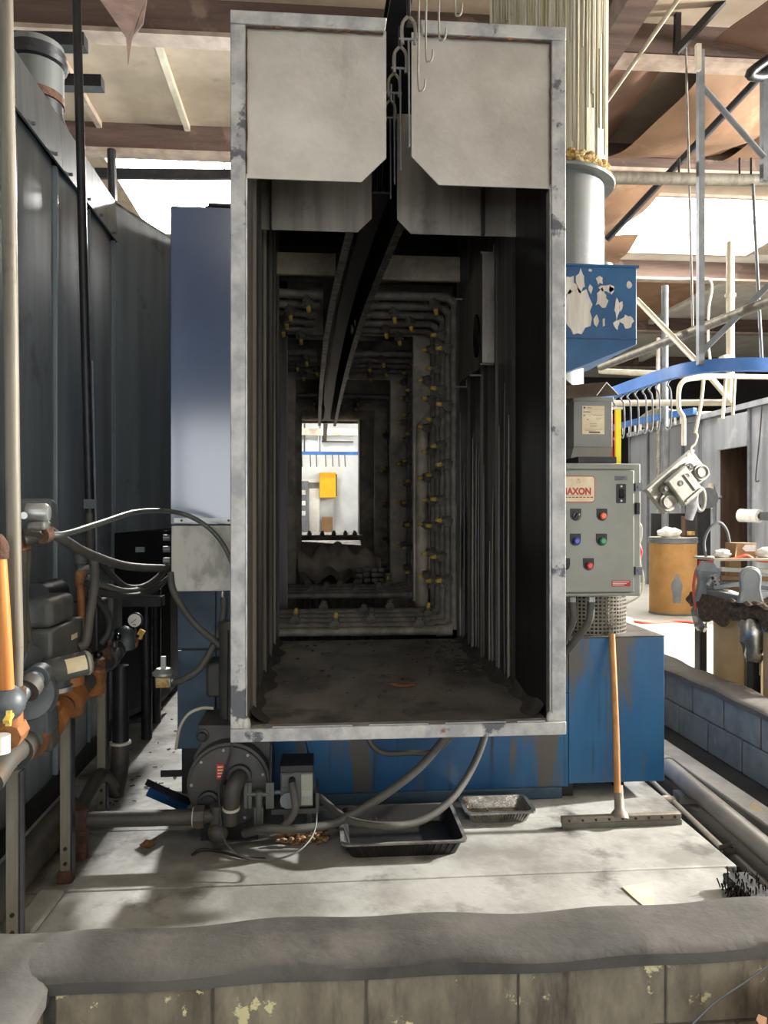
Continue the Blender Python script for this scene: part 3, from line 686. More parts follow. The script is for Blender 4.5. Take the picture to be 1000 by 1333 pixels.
# ---- lower left blue-grey panels
low = thing('base_cabinet', 'dull blue-grey base cabinet with seamed panels under the painted box', 'cabinet', (-.55, 4.15, .2))
c0 = P(231, 975, 4.15)
for (z0, z1) in ((c0.z, .765), (.775, 1.38)):
    part('panel', MB().box(c0.x, -.56, 4.15, 4.165, z0, z1), 'blue_grey', low, bev=.003)
    part('panel', MB().box(-.555, -.31, 4.15, 4.165, z0, z1), 'blue_grey', low, bev=.003)
part('core', MB().box(c0.x+.02, -.31, 4.166, 5.3, 0, 1.38), 'black', low)
# ---- grey electrical box with swirled paint
e0 = P(223, 770, 3.9); e1 = P(306, 684, 3.9)
eb = thing('junction_box', 'pale grey junction box with swirled brush marks under the blue cabinet', 'box', ((e0.x+e1.x)/2, 3.98, e0.z))
part('door', MB().box(e0.x, e1.x, 3.9, 3.915, e0.z, e1.z), 'swirl', eb, bev=.004)
part('body', MB().box(e0.x+.006, e1.x, 3.915, 4.099, e0.z+.005, e1.z-.005), 'transformer', eb)
for py in (700, 715, 730): 
    p = P(222, py, 3.96); part('connector', MB().cyl(p, p+Vector((-.035, 0, 0)), .016, n=10), 'steel_grey', eb)
for px in (290, 302):
    p = P(px, 770, 3.95); part('connector', MB().cyl(p+Vector((0, 0, .01)), p+Vector((0, 0, -.03)), .014, n=10), 'alu', eb)
# ---- tank
TX1 = P(865, 900, 3.95).x
tk = thing('solution_tank', 'long blue painted solution tank with worn streaked paint under the hood', 'tank', (.8, 3.95, 0))
part('front_plate', MB().box(1.05, 1.297, 3.95, 3.965, .55, .835), 'tank_blue', tk, bev=.003)
part('front_plate', MB().box(1.30, TX1, 3.95, 3.965, .07, .835), 'tank_blue', tk, bev=.003)
part('front_plate', MB().box(-.24, 1.297, 3.95, 3.965, .055, .545), 'tank_blue', tk, bev=.003)
part('corner_fold', MB().cyl((-.24, 3.99, .06), (-.24, 3.99, .545), .04, n=12), 'tank_blue', tk)
part('skirt', MB().box(-.2, 1.26, 3.935, 3.965, -.0, .058), 'blue_grey', tk, bev=.004)
part('body', MB().box(-.24, TX1-.002, 3.966, 5.36, .07, .53), 'blue', tk)
part('body', MB().box(1.05, TX1-.002, 3.966, 5.36, .53, .83), 'blue', tk)
part('top_sheet', MB().box(1.05, TX1, 3.95, 5.36, .8355, .842), 'tank_top', tk)
part('foot', MB().box(1.27, 1.33, 3.97, 4.3, 0, .07), 'iron_black', tk); part('foot', MB().box(1.6, 1.66, 4.1, 4.4, -.003, .07), 'iron_black', tk)
for x, w_ in ((1.05, .10), (1.16, .05)):
    pass
# ---- tall round duct
DX, DY, DR = 1.325, 4.42, .335
zf = P(760, 215, DY-.3).z
du = thing('exhaust_duct', 'tall round grey exhaust duct with drip-coated upper length', 'duct', (DX, DY, 2.8))
part('lower_pipe', MB().cyl((DX, DY, 2.79), (DX, DY, zf), DR-.012, n=40), 'duct', du)
part('upper_pipe', MB().cyl((DX, DY, zf), (DX, DY, 5.995), DR, n=40), 'drip', du)
part('flange_ring', MB().lathe((DX, DY, zf-.03), (0, 0, 1), [(0, DR), (0, DR+.045), (.012, DR+.05), (.03, DR+.03), (.03, DR)], 40), 'duct', du)
random.seed(31); fo = MB(); dr = MB()
for k in range(260):
    an = random.uniform(pi, 2*pi+.5); fo.ball((DX+cos(an)*(DR+.01), DY+sin(an)*(DR+.01), zf+min(.06, abs(random.gauss(0, .03)))), random.uniform(.008, .022), 7, 5, (1.2, 1.2, .7))
for k in range(64):
    an = pi+(k+random.random()*.8)/64*(pi+.6); z1 = random.uniform(4.6, 6.0); z0 = random.uniform(zf+.02, zf+.9)
    dr.tube([(DX+cos(an)*DR, DY+sin(an)*DR, z1), (DX+cos(an+.006)*(DR+.004), DY+sin(an+.006)*(DR+.004), (z0+z1)/2), (DX+cos(an)*(DR+.002), DY+sin(an)*(DR+.002), z0)], [random.uniform(.007, .014), .005], n=6, sub=3)
part('foam_collar', fo, 'foam', du, kind='stuff'); part('paint_drips', dr, 'drip', du, kind='stuff')
fb = P(797, 320, 4.75)
part('side_stub', MB().cyl((fb.x-.1, 4.75, 2.92), (fb.x-.1, 4.75, 3.06), .1, n=16), 'duct', du)
# ---- blue transition box with peeling paint
q0 = P(829, 348, 4.05); q1 = P(829, 449, 4.05); q2 = P(738, 484, 4.05)
bx = thing('transition_box', 'blue duct transition box with large patches of peeled paint', 'duct box', (1.35, 4.4, q2.z))
xl = .98; sl = (q1.z-q2.z)/(q1.x-q2.x); zl = q1.z-sl*(q1.x-xl)
part('hopper', MB().prism([(xl, 4.05, q0.z), (q0.x, 4.05, q0.z), (q1.x, 4.05, q1.z), (xl, 4.05, zl)], (0, .75, 0)), 'peel', bx, bev=.004)
part('top_flange', MB().box(xl, q0.x+.01, 4.04, 4.81, q0.z-.004, q0.z+.008), 'peel', bx)
part('fold_line', MB().bar((xl, 4.047, q1.z+.03), (q1.x, 4.047, q1.z+.03), .004, .006), 'blue', bx)
random.seed(41)
def flake(cx, cy, rx, ry, n=14, j=.35, seed=0):
    random.seed(seed); c = P(cx, cy, 4.05); k = 4.1/1000
    poly = [(c.x+rx*k*cos(2*pi*i/n)*random.uniform(1-j, 1+j*.6), 4.0495, c.z+ry*k*sin(2*pi*i/n)*random.uniform(1-j, 1+j*.6)) for i in range(n)]
    part('bare_patch', MB().prism(poly, (0, -.0022, 0)), 'peel_white', bx)
flake(752, 405, 20, 34, 20, .22, 1); flake(742, 372, 9, 14, 12, .4, 2); flake(756, 366, 6, 15, 12, .4, 3); flake(783, 388, 9, 13, 13, .5, 4); flake(790, 376, 10, 5, 11, .5, 5)
flake(819, 371, 4, 5, 10, .2, 6); flake(803, 400, 4, 14, 11, .5, 7); flake(809, 398, 3, 8, 9, .5, 8); flake(817, 418, 10, 9, 13, .4, 9); flake(776, 418, 4, 8, 9, .4, 10)
flake(780, 365, 5, 6, 9, .5, 11); flake(769, 376, 3, 6, 9, .5, 12); flake(803, 422, 5, 8, 9, .6, 13); flake(786, 420, 2, 7, 8, .5, 14); flake(796, 378, 3, 8, 8, .5, 15); flake(768, 352, 3, 2, 8, .4, 16)
ld = thing('lower_duct', 'round galvanised duct length below the peeling transition box', 'duct', (1.2, 4.42, 1.9))
part('pipe', MB().cyl((1.26, 4.42, 1.55), (1.26, 4.42, 2.44), .27, n=32), 'actuator', ld)
part('seam', MB().cyl((1.26, 4.42, 2.2), (1.26, 4.42, 2.215), .275, n=32), 'steel_grey', ld)
part('stand', MB().box(1.1, 1.4, 4.3, 4.6, .842, 1.55), 'iron_black', ld)

# ================================================================== CONTROL PANEL, TRANSFORMER, GUARD
yp = 3.62
r0 = P(826, 772, yp); r1 = P(826, 612, yp); pxr = P(831, 0, yp+.05).x
cp_ = thing('control_panel', 'grey electrical control panel with coloured push buttons', 'control panel', (1.3, yp+.1, r0.z))
xlp = 1.06
part('cabinet', MB().box(xlp, P(832, 0, yp+.04).x, yp+.02, yp+.24, P(790, 777, yp).z, P(790, 604, yp).z+.004), 'panel_grey', cp_, bev=.006)
part('door', MB().box(xlp, r0.x, yp, yp+.02, r0.z+.004, r1.z), 'panel_grey', cp_, bev=.005)
part('drip_lip', MB().box(xlp, r0.x+.004, yp-.006, yp+.02, r1.z+.006, r1.z+.016), 'panel_grey', cp_)
part('bottom_lip', MB().box(xlp, r0.x+.004, yp-.004, yp+.02, r0.z-.008, r0.z), 'panel_grey', cp_)
for py, h in ((634, 10), (743, 10)):
    c = P(830, py, yp); part('hinge_clamp', MB().box(c.x-.012, c.x+.022, yp-.008, yp+.05, c.z-.02, c.z+.02).cyl((c.x+.004, yp-.014, c.z), (c.x+.004, yp, c.z), .009, n=8), 'steel_grey', cp_)
c = P(830, 662, yp); part('latch', MB().box(c.x-.006, c.x+.01, yp-.006, yp+.03, c.z-.028, c.z+.028), 'iron_black', cp_)
# sign plate
def rrect(cx, cz, wd, hg, rad, y, t):
    pts = []
    for (sx, sz, a0) in ((1, 1, 0), (-1, 1, 90), (-1, -1, 180), (1, -1, 270)):
        for k in range(5):
            an = radians(a0+k*22.5); pts.append((cx+sx*(wd/2-rad)+rad*cos(an), y, cz+sz*(hg/2-rad)+rad*sin(an)))
    return MB().prism(pts, (0, t, 0))
sr = P(774.5, 654, yp); st = P(774, 619.5, yp); sw = .205; shh = st.z-sr.z; sc = sr.x-sw/2; scz = (st.z+sr.z)/2
sg = part('name_plate', rrect(sc, scz, sw, shh, .016, yp-.003, .003), 'sign_red', cp_)
part('plate_face', rrect(sc, scz, sw-.008, shh-.008, .013, yp-.0045, .002), 'sign_cream', sg)
lx0 = P(735, 0, yp).x; lx1 = P(769, 0, yp).x
lt = text_mb('MAXON', .044, (sc+.012, yp-.0052, P(790, 640, yp).z), bold=.0018)
xmx = max(v.x for v in lt.v); xmn = min(v.x for v in lt.v)
tx1 = P(769, 0, yp).x; tx0 = tx1-.147
for v in lt.v: v.x = tx0+(v.x-xmn)/(xmx-xmn)*(tx1-tx0)
part('lettering', lt, 'sign_red', sg)
part('rule', MB().box(tx0, tx1, yp-.0055, yp-.0045, scz-.030, scz-.0285), 'sign_red', sg)
part('emblem', MB().tube([(sc+.02, yp-.005, scz+.05), (sc+.012, yp-.005, scz+.03), (sc+.028, yp-.005, scz+.03), (sc+.02, yp-.005, scz+.05)], .001, n=4, sub=1), 'rust_light', sg)
for k in range(9): part('small_print', MB().box(tx0+.018*k, tx0+.018*k+.013, yp-.0052, yp-.0045, scz-.042, scz-.037), 'rust_light', sg)
# buttons
def button(px, py, lens, knob=False):
    c = P(px, py, yp); wd = .0265; hh = .058
    pts = [(c.x-wd, yp-.004, c.z+hh/2), (c.x+wd, yp-.004, c.z+hh/2), (c.x+wd, yp-.004, c.z-.003)]
    pts += [(c.x+wd*cos(a), yp-.004, c.z-.003-wd*sin(a)) for a in [pi*k/8 for k in range(1, 8)]]+[(c.x-wd, yp-.004, c.z-.003)]
    b = part('button_plate', MB().prism(pts, (0, .004, 0)), 'black', cp_)
    cc = c+Vector((.002, 0, -.006))
    part('legend', MB().box(c.x-wd+.004, c.x+wd-.004, yp-.0048, yp-.004, c.z+.018, c.z+.026), 'iron_black', b)
    part('collar', MB().cyl((cc.x, yp-.004, cc.z), (cc.x, yp-.012, cc.z), .018, n=16), 'black_gloss', b)
    if knob:
        part('selector', MB().bar((cc.x-.006, yp-.02, cc.z-.012), (cc.x+.008, yp-.02, cc.z+.012), .016, .008, (0, 1, 0)), 'black', b)
        part('pointer', MB().bar((cc.x+.003, yp-.0295, cc.z+.002), (cc.x+.008, yp-.0295, cc.z+.011), .004, .003, (0, 1, 0)), 'wire_light', b)
    else:
        part('lens', MB().lathe((cc.x, yp-.012, cc.z), (0, -1, 0), [(0, .0155), (.01, .0155), (.015, .011)], 16), lens, b)
button(749.5, 670, None, True); button(783.5, 670, 'orange_lens'); button(749, 702.5, 'blue_lens'); button(783, 702.5, 'green_lens'); button(766, 734.5, 'red_lens'); button(735, 734.5, 'black')
c = P(808.5, 642.5, yp)
sw_ = part('switch_plate', rrect(c.x, c.z, .047, .093, .006, yp-.005, .005), 'black', cp_)
part('rocker', MB().prism([(c.x-.011, yp-.005, c.z+.022), (c.x-.011, yp-.018, c.z-.012), (c.x-.011, yp-.005, c.z-.022)], (.022, 0, 0)), 'black_gloss', sw_)
for s in (-1, 1): part('screw', MB().cyl((c.x, yp-.008, c.z+s*.035), (c.x, yp-.004, c.z+s*.035), .005, n=8), 'alu', sw_)
c = P(808.5, 622.5, yp)
tg = part('tag_plate', MB().box(c.x-.031, c.x+.031, yp-.003, yp, c.z-.011, c.z+.011), 'steel_grey', cp_)
for k in range(3): part('print_line', MB().box(c.x-.027, c.x+.02-.006*k, yp-.0035, yp-.003, c.z+.004-.006*k, c.z+.007-.006*k), 'ink', tg)
c = P(808.5, 759.5, yp)
wt = part('warning_label', rrect(c.x, c.z, .093, .03, .004, yp-.002, .002), 'red', cp_, 'small red sticker with white print')
for k in range(3): part('print_line', MB().box(c.x-.042, c.x+.04-.012*k, yp-.0026, yp-.002, c.z+.006-.0075*k, c.z+.0095-.0075*k), 'rag', wt)
part('mount_leg', MB().box(1.1, 1.14, yp+.2, yp+.24, .842, P(790, 777, yp).z), 'iron_black', cp_)
for px, py in ((745, 777), (770, 777)):
    p = P(px, py, yp+.1); part('conduit_nut', MB().cyl(p, p-Vector((0, 0, .025)), .02, n=8), 'alu', cp_)
for (pts, lb) in (([(745, 783, 3.72), (746, 805, 3.73), (741, 820, 3.78), (728, 845, 3.9)], 'thick grey flexible conduit leaving the control panel straight down'),
                  ([(770, 783, 3.72), (767, 808, 3.72), (752, 830, 3.78), (728, 858, 3.9)], 'thick grey flexible conduit curving down before the mesh guard')):
    solo('flexible_conduit', MB().tube([P(*q) for q in pts], .019, n=12), 'hose', lb, 'conduit')
# transformer
yt = 3.85
t0 = P(747, 582, yt); t1 = P(797.5, 520, yt)
tr = thing('transformer_box', 'grey transformer box with printed wiring label and flared base', 'transformer', ((t0.x+t1.x)/2, yt+.1, P(775, 598, yt).z))
part('case', MB().box(t0.x, t1.x, yt, yt+.2, t0.z, t1.z-.005), 'transformer', tr, bev=.004)
part('cap_band', MB().box(t0.x-.006, t1.x+.004, yt-.008, yt+.2, t1.z-.012, t1.z+.012), 'transformer', tr, bev=.003)
zb_ = P(775, 597, yt).z
part('flared_base', MB().add([(t0.x, yt, t0.z), (t1.x, yt, t0.z), (t1.x, yt+.2, t0.z), (t0.x, yt+.2, t0.z), (t0.x-.025, yt-.03, zb_), (t1.x-.022, yt-.03, zb_), (t1.x-.022, yt+.2, zb_), (t0.x-.025, yt+.2, zb_)],
     [(0, 1, 2, 3), (7, 6, 5, 4), (0, 4, 5, 1), (1, 5, 6, 2), (2, 6, 7, 3), (3, 7, 4, 0)]), 'transformer', tr)
part('foot_rail', MB().box(t0.x-.02, t1.x-.03, 3.72, yt+.2, 1.742, zb_), 'iron_black', tr)
l0 = P(758, 565, yt-.001); l1 = P(787, 528.5, yt-.001)
lb_ = part('data_label', MB().box(l0.x, l1.x, yt-.0025, yt, l0.z, l1.z), 'sign_cream', tr)
lw = l1.x-l0.x; lh = l1.z-l0.z
def ink(u0, u1, v0, v1, m='ink_light'): part('print_line', MB().box(l0.x+lw*u0, l0.x+lw*u1, yt-.0032, yt-.0025, l0.z+lh*v0, l0.z+lh*v1), m, lb_)
part('round_mark', MB().cyl((l0.x+lw*.1, yt-.0025, l0.z+lh*.93), (l0.x+lw*.1, yt-.0034, l0.z+lh*.93), .005, n=12), 'ink', lb_)
ink(.22, .42, .91, .94); ink(.04, .36, .76, .80); ink(.05, .95, .87, .874); ink(.05, .95, .69, .695); ink(.05, .14, .63, .68); ink(.5, .92, .66, .675); ink(.2, .3, .5, .53); ink(.6, .85, .56, .575); ink(.62, .82, .5, .515)
ink(.35, .65, .36, .375); ink(.35, .66, .30, .315); ink(.35, .64, .25, .265); ink(.05, .95, .21, .214); ink(.1, .9, .155, .17); ink(.15, .6, .11, .125); ink(.3, .8, .04, .09, 'ink')
# brown bent hood over the transformer
h0 = P(737, 516, 3.70); hr = P(790, 497, 3.72)
hd = MB(); rg0 = P(690, 506, 3.95); rg1 = P(790, 497, 3.78)
dn = P(777, 514, 3.68)-rg1; dn2 = P(805.5, 513, 3.92)-rg1
hd.prism([rg0, rg1, rg1+dn, rg0+dn], (0, 0, -.006)); hd.prism([rg0, rg1, rg1+dn2, rg0+dn2], (0, 0, -.006))
solo('drip_cover', hd, 'hood_brown', 'brown folded peaked cover above the transformer box', 'cover')
hd = MB().prism([P(720, 480, 3.9), P(750, 505, 3.9), P(745, 507, 3.95), P(715, 482, 3.95)], (0, 0, -.006)).prism([P(736, 494, 3.9), P(750, 504, 3.9), P(736, 513, 3.95)], (0, .01, 0))
solo('bent_flap', hd, 'hood_brown', 'small brown bent metal flap next to the frame post', 'flap')
# yellow bar and red strip, blue bracket
p0 = P(804.5, 604, 3.95); p1 = P(804.5, 533, 3.95)
yl = thing('yellow_post', 'bright yellow vertical bar beside the transformer box', 'post', (p0.x, 3.95, p0.z))
part('bar', MB().box(p0.x-.014, p0.x+.014, 3.94, 3.96, p0.z-.03, p1.z), 'yellow', yl)
part('clip', MB().box(p0.x-.03, p0.x+.022, 3.935, 3.965, p1.z, p1.z+.012), 'white_paint', yl)
part('red_strip', MB().box(p0.x-.042, p0.x-.022, 3.96, 3.97, p0.z-.03, p1.z-.02), 'red', yl)
part('bracket', MB().box(p0.x-.14, p0.x+.05, 3.865, 3.99, p0.z-.035, p0.z-.004), 'blue', yl)
# mesh guard (square perforations built from bars)
GX, GY, GR, GZ0, GZ1 = 1.49, 4.165, .192, .842, 1.12
mg = thing('mesh_guard', 'perforated round metal guard standing on the tank under the panel', 'guard', (GX, GY, GZ0))
grid_ = MB(); NV = 56
for k in range(NV):
    an = 2*pi*k/NV; p = Vector((GX+GR*cos(an), GY+GR*sin(an), 0)); rd = Vector((cos(an), sin(an), 0))
    grid_.bar(p+Vector((0, 0, GZ0)), p+Vector((0, 0, GZ1)), .008, .003, rd)
for j in range(14):
    z = GZ0+.006+j*(GZ1-GZ0-.012)/13
    ring = [Vector((GX+GR*cos(2*pi*k/40), GY+GR*sin(2*pi*k/40), z)) for k in range(41)]
    for a_, b_ in zip(ring, ring[1:]): grid_.bar(a_, b_, .0045, .009)
part('mesh_sleeve', grid_, 'strut', mg, smooth=False)
part('rim', MB().lathe((GX, GY, GZ1), (0, 0, 1), [(0, GR-.01), (0, GR+.006), (.012, GR+.006), (.012, GR-.01)], 40), 'strut', mg)
pm = thing('pump_motor', 'dark pump motor standing inside the perforated guard', 'motor', (GX, GY, GZ0))
part('motor_body', MB().lathe((GX, GY, GZ0), (0, 0, 1), [(0, .12), (.03, .12), (.03, .09), (.24, .09), (.26, .06)], 24), 'iron_black', pm)
part('shaft_nut', MB().cyl((GX, GY, GZ0+.26), (GX, GY, GZ0+.28), .03, n=6), 'steel_grey', pm)

# ================================================================== OVEN ON THE LEFT
WX, WZ = -1.40, 3.575
ov = thing('curing_oven', 'dark grey sheet-metal oven with lapped wall panels', 'oven', (WX-.5, 4, 0))
ysn = [2.2, 2.55, 3.1, 3.62, 4.17, 4.74, 5.27]
random.seed(2)
for i, (a_, b_) in enumerate(zip(ysn, ysn[1:])):
    bow = random.uniform(.018, .045)
    def pf(u, v, a_=a_, b_=b_, bow=bow):
        y = a_+(b_-a_-.004)*u; x = WX+bow*sin(pi*u)**.7*(.5+.5*sin(pi*min(1, v*1.1)))-(.012 if u > .98 else 0)
        return (x, y, .12+(WZ-.25-.12)*v)
    part('side_panel', MB().grid(pf, 14, 10, (-.01, 0, 0)), 'oven', ov)
    part('seam_strip', MB().box(WX-.02, WX+.022, b_-.014, b_+.006, .12, WZ-.26), 'oven', ov, bev=.003)
    part('fascia', MB().prism([(WX+.03, a_, WZ), (WX+.03, b_-.003, WZ), (WX+.045, b_-.003, WZ-.27), (WX+.045, a_, WZ-.27)], (-.012, 0, 0)), 'oven', ov)
    for yy in (a_+.12, b_-.12): part('bolt', MB().cyl((WX+.04, yy, WZ-.245), (WX+.06, yy, WZ-.245), .009, n=6), 'steel_grey', ov)
# end (angled) panel
e1_ = Vector((WX+.03, 5.27, 0)); e2_ = Vector((-1.115, 5.95, 0)); dv = (e2_-e1_); nrm = Vector((dv.y, -dv.x, 0)).normalized()
part('end_panel', MB().prism([e1_+Vector((0, 0, 1.36)), e2_+Vector((0, 0, 1.38)), e2_+Vector((0, 0, WZ)), e1_+Vector((0, 0, WZ))], -nrm*.012), 'oven', ov)
part('end_panel', MB().prism([e1_-nrm*.03+Vector((0, 0, .12)), e2_-nrm*.03+Vector((0, 0, .12)), e2_-nrm*.03+Vector((0, 0, 1.36)), e1_-nrm*.03+Vector((0, 0, 1.36))], -nrm*.012), 'oven_dark', ov)
part('edge_flange', MB().prism([e2_+Vector((0, 0, 1.36)), e2_+Vector((.09, .12, 1.36)), e2_+Vector((.09, .12, WZ-.04)), e2_+Vector((0, 0, WZ))], (-.008, .008, 0)), 'oven_edge', ov)
part('bracket', MB().box(-1.16, -1.10, 5.93, 5.97, WZ-.1, WZ-.03), 'oven_edge', ov)
part('roof', MB().prism([(WX+.03, 2.2, WZ-.02), (WX+.03, 5.27, WZ-.02), (-1.115, 5.95, WZ-.02), (-1.115, 9, WZ-.02), (-3.6, 9, WZ-.02), (-3.6, 2.2, WZ-.02)], (0, 0, .02)), 'oven', ov)
part('core', MB().prism([(WX-.03, 2.25, .06), (WX-.03, 5.25, .06), (-1.2, 5.98, .06), (-1.2, 8.9, .06), (-3.5, 8.9, .06), (-3.5, 2.25, .06)], (0, 0, WZ-.1)), 'oven_dark', ov)
part('plinth', MB().box(WX-.06, WX+.02, 2.2, 5.2, 0, .12), 'oven_dark', ov)
p = P(182, 716, 5.5); part('bracket', MB().box(p.x-.03, p.x+.03, p.y, p.y+.03, p.z-.015, p.z+.02), 'oven', ov)
# stack on the oven
SX, SY = P(57, 100, 4.9).x-.05, 4.9
sk = thing('oven_stack', 'old round oven stack with banded collar and dark elbow', 'duct', (SX, SY, WZ))
zt0 = P(57, 132, SY).z; zt1 = P(57, 62, SY).z
part('stack_pipe', MB().cyl((SX, SY, zt0), (SX, SY, zt1), .165, n=28), 'duct', sk)
part('collar', MB().lathe((SX, SY, P(57, 90, SY).z), (0, 0, 1), [(0, .165), (.01, .185), (.04, .19), (.05, .175), (.09, .18), (.10, .16)], 28), 'iron_black', sk)
part('elbow', MB().tube([(SX, SY, zt0+.02), (SX+.02, SY+.05, zt0-.15), (SX+.14, SY+.35, zt0-.42), (SX+.2, SY+.55, WZ-.02)], [.16, .13], n=20), 'iron_black', sk)
part('rust_band', MB().cyl((SX, SY, zt0-.02), (SX, SY, zt0+.03), .168, n=28), 'rust', sk)
for (py, Y) in ((52, 5.4), (105, 6.0)):
    solo('strut_bar', MB().bar(P(-60, py, Y), P(134 if py > 60 else 112, py+4, Y), .1, .09), 'iron_black', 'black horizontal bar crossing behind the oven stack collar' if py < 60 else 'black horizontal bar behind the oven stack below the collar', 'bar')
# vertical pipes on the left
v = thing('black_pipe', 'slim black vertical pipe standing before the oven wall', 'pipe', P(117, 668, 4.05))
part('pipe', MB().tube([P(117, 668, 4.05), P(112, 480, 4.0), P(106, 240, 3.98), P(99, -20, 3.95)], .022, n=12), 'iron_black', v)
part('pipe', MB().cyl(P(117, 668, 4.05), P(119, 740, 4.05), .024, n=12), 'gaspipe', v)
part('union', MB().cyl(P(117, 650, 4.05), P(117, 662, 4.05), .034, n=6), 'steel_grey', v)
solo('slim_rod', MB().cyl(P(126, 745, 4.2), P(120, 470, 4.15), .01, n=8), 'steel_grey', 'slim grey rod running beside the black vertical pipe', 'rod')
solo('rail_drop', MB().cyl(P(145, 195, 9.0), P(147, 262, 9.0), .05, n=8), 'iron_black', 'dark hanger rod below the roof beam over the oven', 'hanger')
pole = thing('vent_pipe', 'scuffed grey vertical vent pipe rising from the rusty valve cap', 'pipe', P(20, 900, 2.62))
part('pipe', MB().tube([P(21, 842, 2.62), P(17, 640, 2.62), P(14, 400, 2.62), P(7, -20, 2.62)], .0225, n=14), 'strut', pole)
part('pipe', MB().cyl(P(20, 900, 2.62), P(21, 842, 2.62), .0225, n=14), 'strut', pole)
part('rusty_cap', MB().lathe(P(19, 917, 2.62), (0, 0, 1), [(0, .018), (.012, .034), (.03, .038), (.052, .036), (.06, .03)], 16), 'rust', pole)

# ================================================================== GAS TRAIN (left)
def G(px, py, X=-1.03): return PX(px, py, X)
gt = thing('gas_train', 'gas valve train of grey castings and rusty orange unions before the oven', 'gas train', (-1.03, 3.1, .6))
main = [G(-14, 1020), G(10, 985), G(35, 966), G(62, 940), G(88, 915), G(118, 880), G(140, 858), G(160, 832)]
part('main_pipe', MB().tube(main, .043, n=16, sub=4), 'gaspipe', gt)
def ringat(px, py, px2, py2, r, name='union_nut', m='orange', n=8, X=-1.03):
    a = G(px, py, X); b = G(px2, py2, X); return part(name, MB().cyl(a, b, r, n=n), m, gt)
ringat(22, 978, 31, 968, .055, 'union_nut', 'gaspipe', 16)
ringat(35, 966, 43, 958, .068); ringat(43, 958, 47, 954, .058, 'pipe_collar', 'orange', 16)
ringat(62, 943, 68, 935, .064); ringat(68, 936, 80, 922, .05, 'pipe_collar', 'orange', 16)
ringat(84, 917, 94, 905, .066, n=16); ringat(113, 888, 120, 878, .064, n=16); ringat(138, 860, 144, 853, .056, 'union_nut', 'gaspipe', 12); ringat(148, 850, 154, 842, .05, 'union_nut', 'gaspipe', 12)
# tees (rusty cast)
def tee(px, py0, py1, r, m='orange'):
    a = G(px, py0); b = G(px, py1); part('tee', MB().lathe(b, (0, 0, 1), [(0, r*.7), (.012, r), ((a.z-b.z)*.3, r*1.05), ((a.z-b.z)*.75, r*.85), ((a.z-b.z)*.8, r*1.05), (a.z-b.z, r*1.0)], 16), m, gt)
tee(91, 880, 933, .055); tee(121, 858, 906, .052); tee(134, 834, 862, .04, 'rust')
part('riser_pipe', MB().cyl(G(91, 884), G(91, 868), .035, n=12), 'gaspipe', gt)
part('riser_pipe', MB().cyl(G(110, 885), G(110, 845), .03, n=12), 'rust', gt)
# big grey regulator casting
rc = G(42, 905)
part('regulator_body', MB().ball(rc, .115, 20, 12, (.75, 1, .82)), 'casting_grey', gt)
part('regulator_flange', MB().cyl(rc+Vector((.02, -.10, .02)), rc+Vector((.03, -.125, .03)), .085, n=20), 'casting_grey', gt)
part('regulator_neck', MB().cyl(rc+Vector((0, -.02, -.03)), rc+Vector((0, -.05, -.16)), .062, .055, n=16), 'casting_grey', gt)
part('regulator_ear', MB().cyl(rc+Vector((.06, -.07, .02)), rc+Vector((.065, -.09, .02)), .02, n=10).cyl(rc+Vector((-.06, -.09, .0)), rc+Vector((-.065, -.11, .0)), .02, n=10), 'casting_grey', gt)
part('casting_block', MB().bar(G(36, 945), G(52, 925), .13, .12), 'casting_grey', gt, bev=.015)
part('casting_block', MB().bar(G(46, 955), G(58, 942), .11, .15), 'gaspipe', gt, bev=.012)
part('vent_elbow', MB().tube([G(22, 910, -1.0), G(32, 895, -.99), G(44, 885, -.98), G(55, 878, -1.0)], .032, n=14), 'casting_grey', gt)
part('vent_collar', MB().cyl(G(33, 899, -.985), G(40, 889, -.98), .046, n=16), 'gaspipe', gt)
part('vent_collar', MB().cyl(G(46, 884, -.98), G(53, 878, -.985), .044, n=16), 'casting_grey', gt)
part('side_dome', MB().ball(G(8, 915, -1.0), .06, 14, 8), 'casting_grey', gt)
# actuator box with cap and silver cylinder
a0 = G(32, 872); a1 = G(94, 832)
part('actuator_box', MB().box(-1.14, -1.00, 2.95, 3.34, .90, 1.06), 'actuator', gt, bev=.012)
part('actuator_cap', MB().box(-1.13, -1.01, 2.98, 3.26, 1.06, 1.17), 'actuator', gt, bev=.025)
part('rating_tag', MB().box(-1.003, -.998, 3.18, 3.25, .985, 1.005), 'sign_cream', gt)
part('motor_bracket', MB().prism([G(28, 870), G(40, 835), G(62, 850), G(65, 880), G(38, 892)], (-.05, .03, 0)), 'casting_grey', gt, bev=.008)
s0 = P(58, 876, 2.90); s1 = P(111, 863, 2.985)
cyl_ = part('motor_cylinder', MB().cyl(s0, s1, .046, n=24), 'actuator', gt)
dd = (s1-s0).normalized()
part('cylinder_cap', MB().lathe(s1, dd, [(0, .047), (.008, .047), (.012, .043), (.016, .040), (.02, .034)], 24), 'alu', cyl_)
lbm = MB(); xx = dd.cross(Vector((0, 0, 1))).normalized(); zz = xx.cross(dd)
sgn = 1 if xx.y < 0 else -1
L_ = (s1-s0).length
def lf(u, v):
    an = radians(-18+70*v); return s0+dd*(L_*(.45+.5*u))+(xx*sgn*cos(an)+zz*sin(an))*.0465
part('silver_label', lbm.grid(lf, 4, 10), 'sign_cream', cyl_)
part('clamp_plate', MB().cyl(G(66, 893), G(66, 880), .07, n=18), 'casting_grey', gt); part('clamp_plate', MB().cyl(G(68, 899), G(68, 893), .075, n=18), 'alu', gt)
part('gas_cock', MB().cyl(G(68, 915), G(68, 899), .018, n=8).cyl(G(68, 918), G(68, 912), .03, n=6), 'orange', gt)
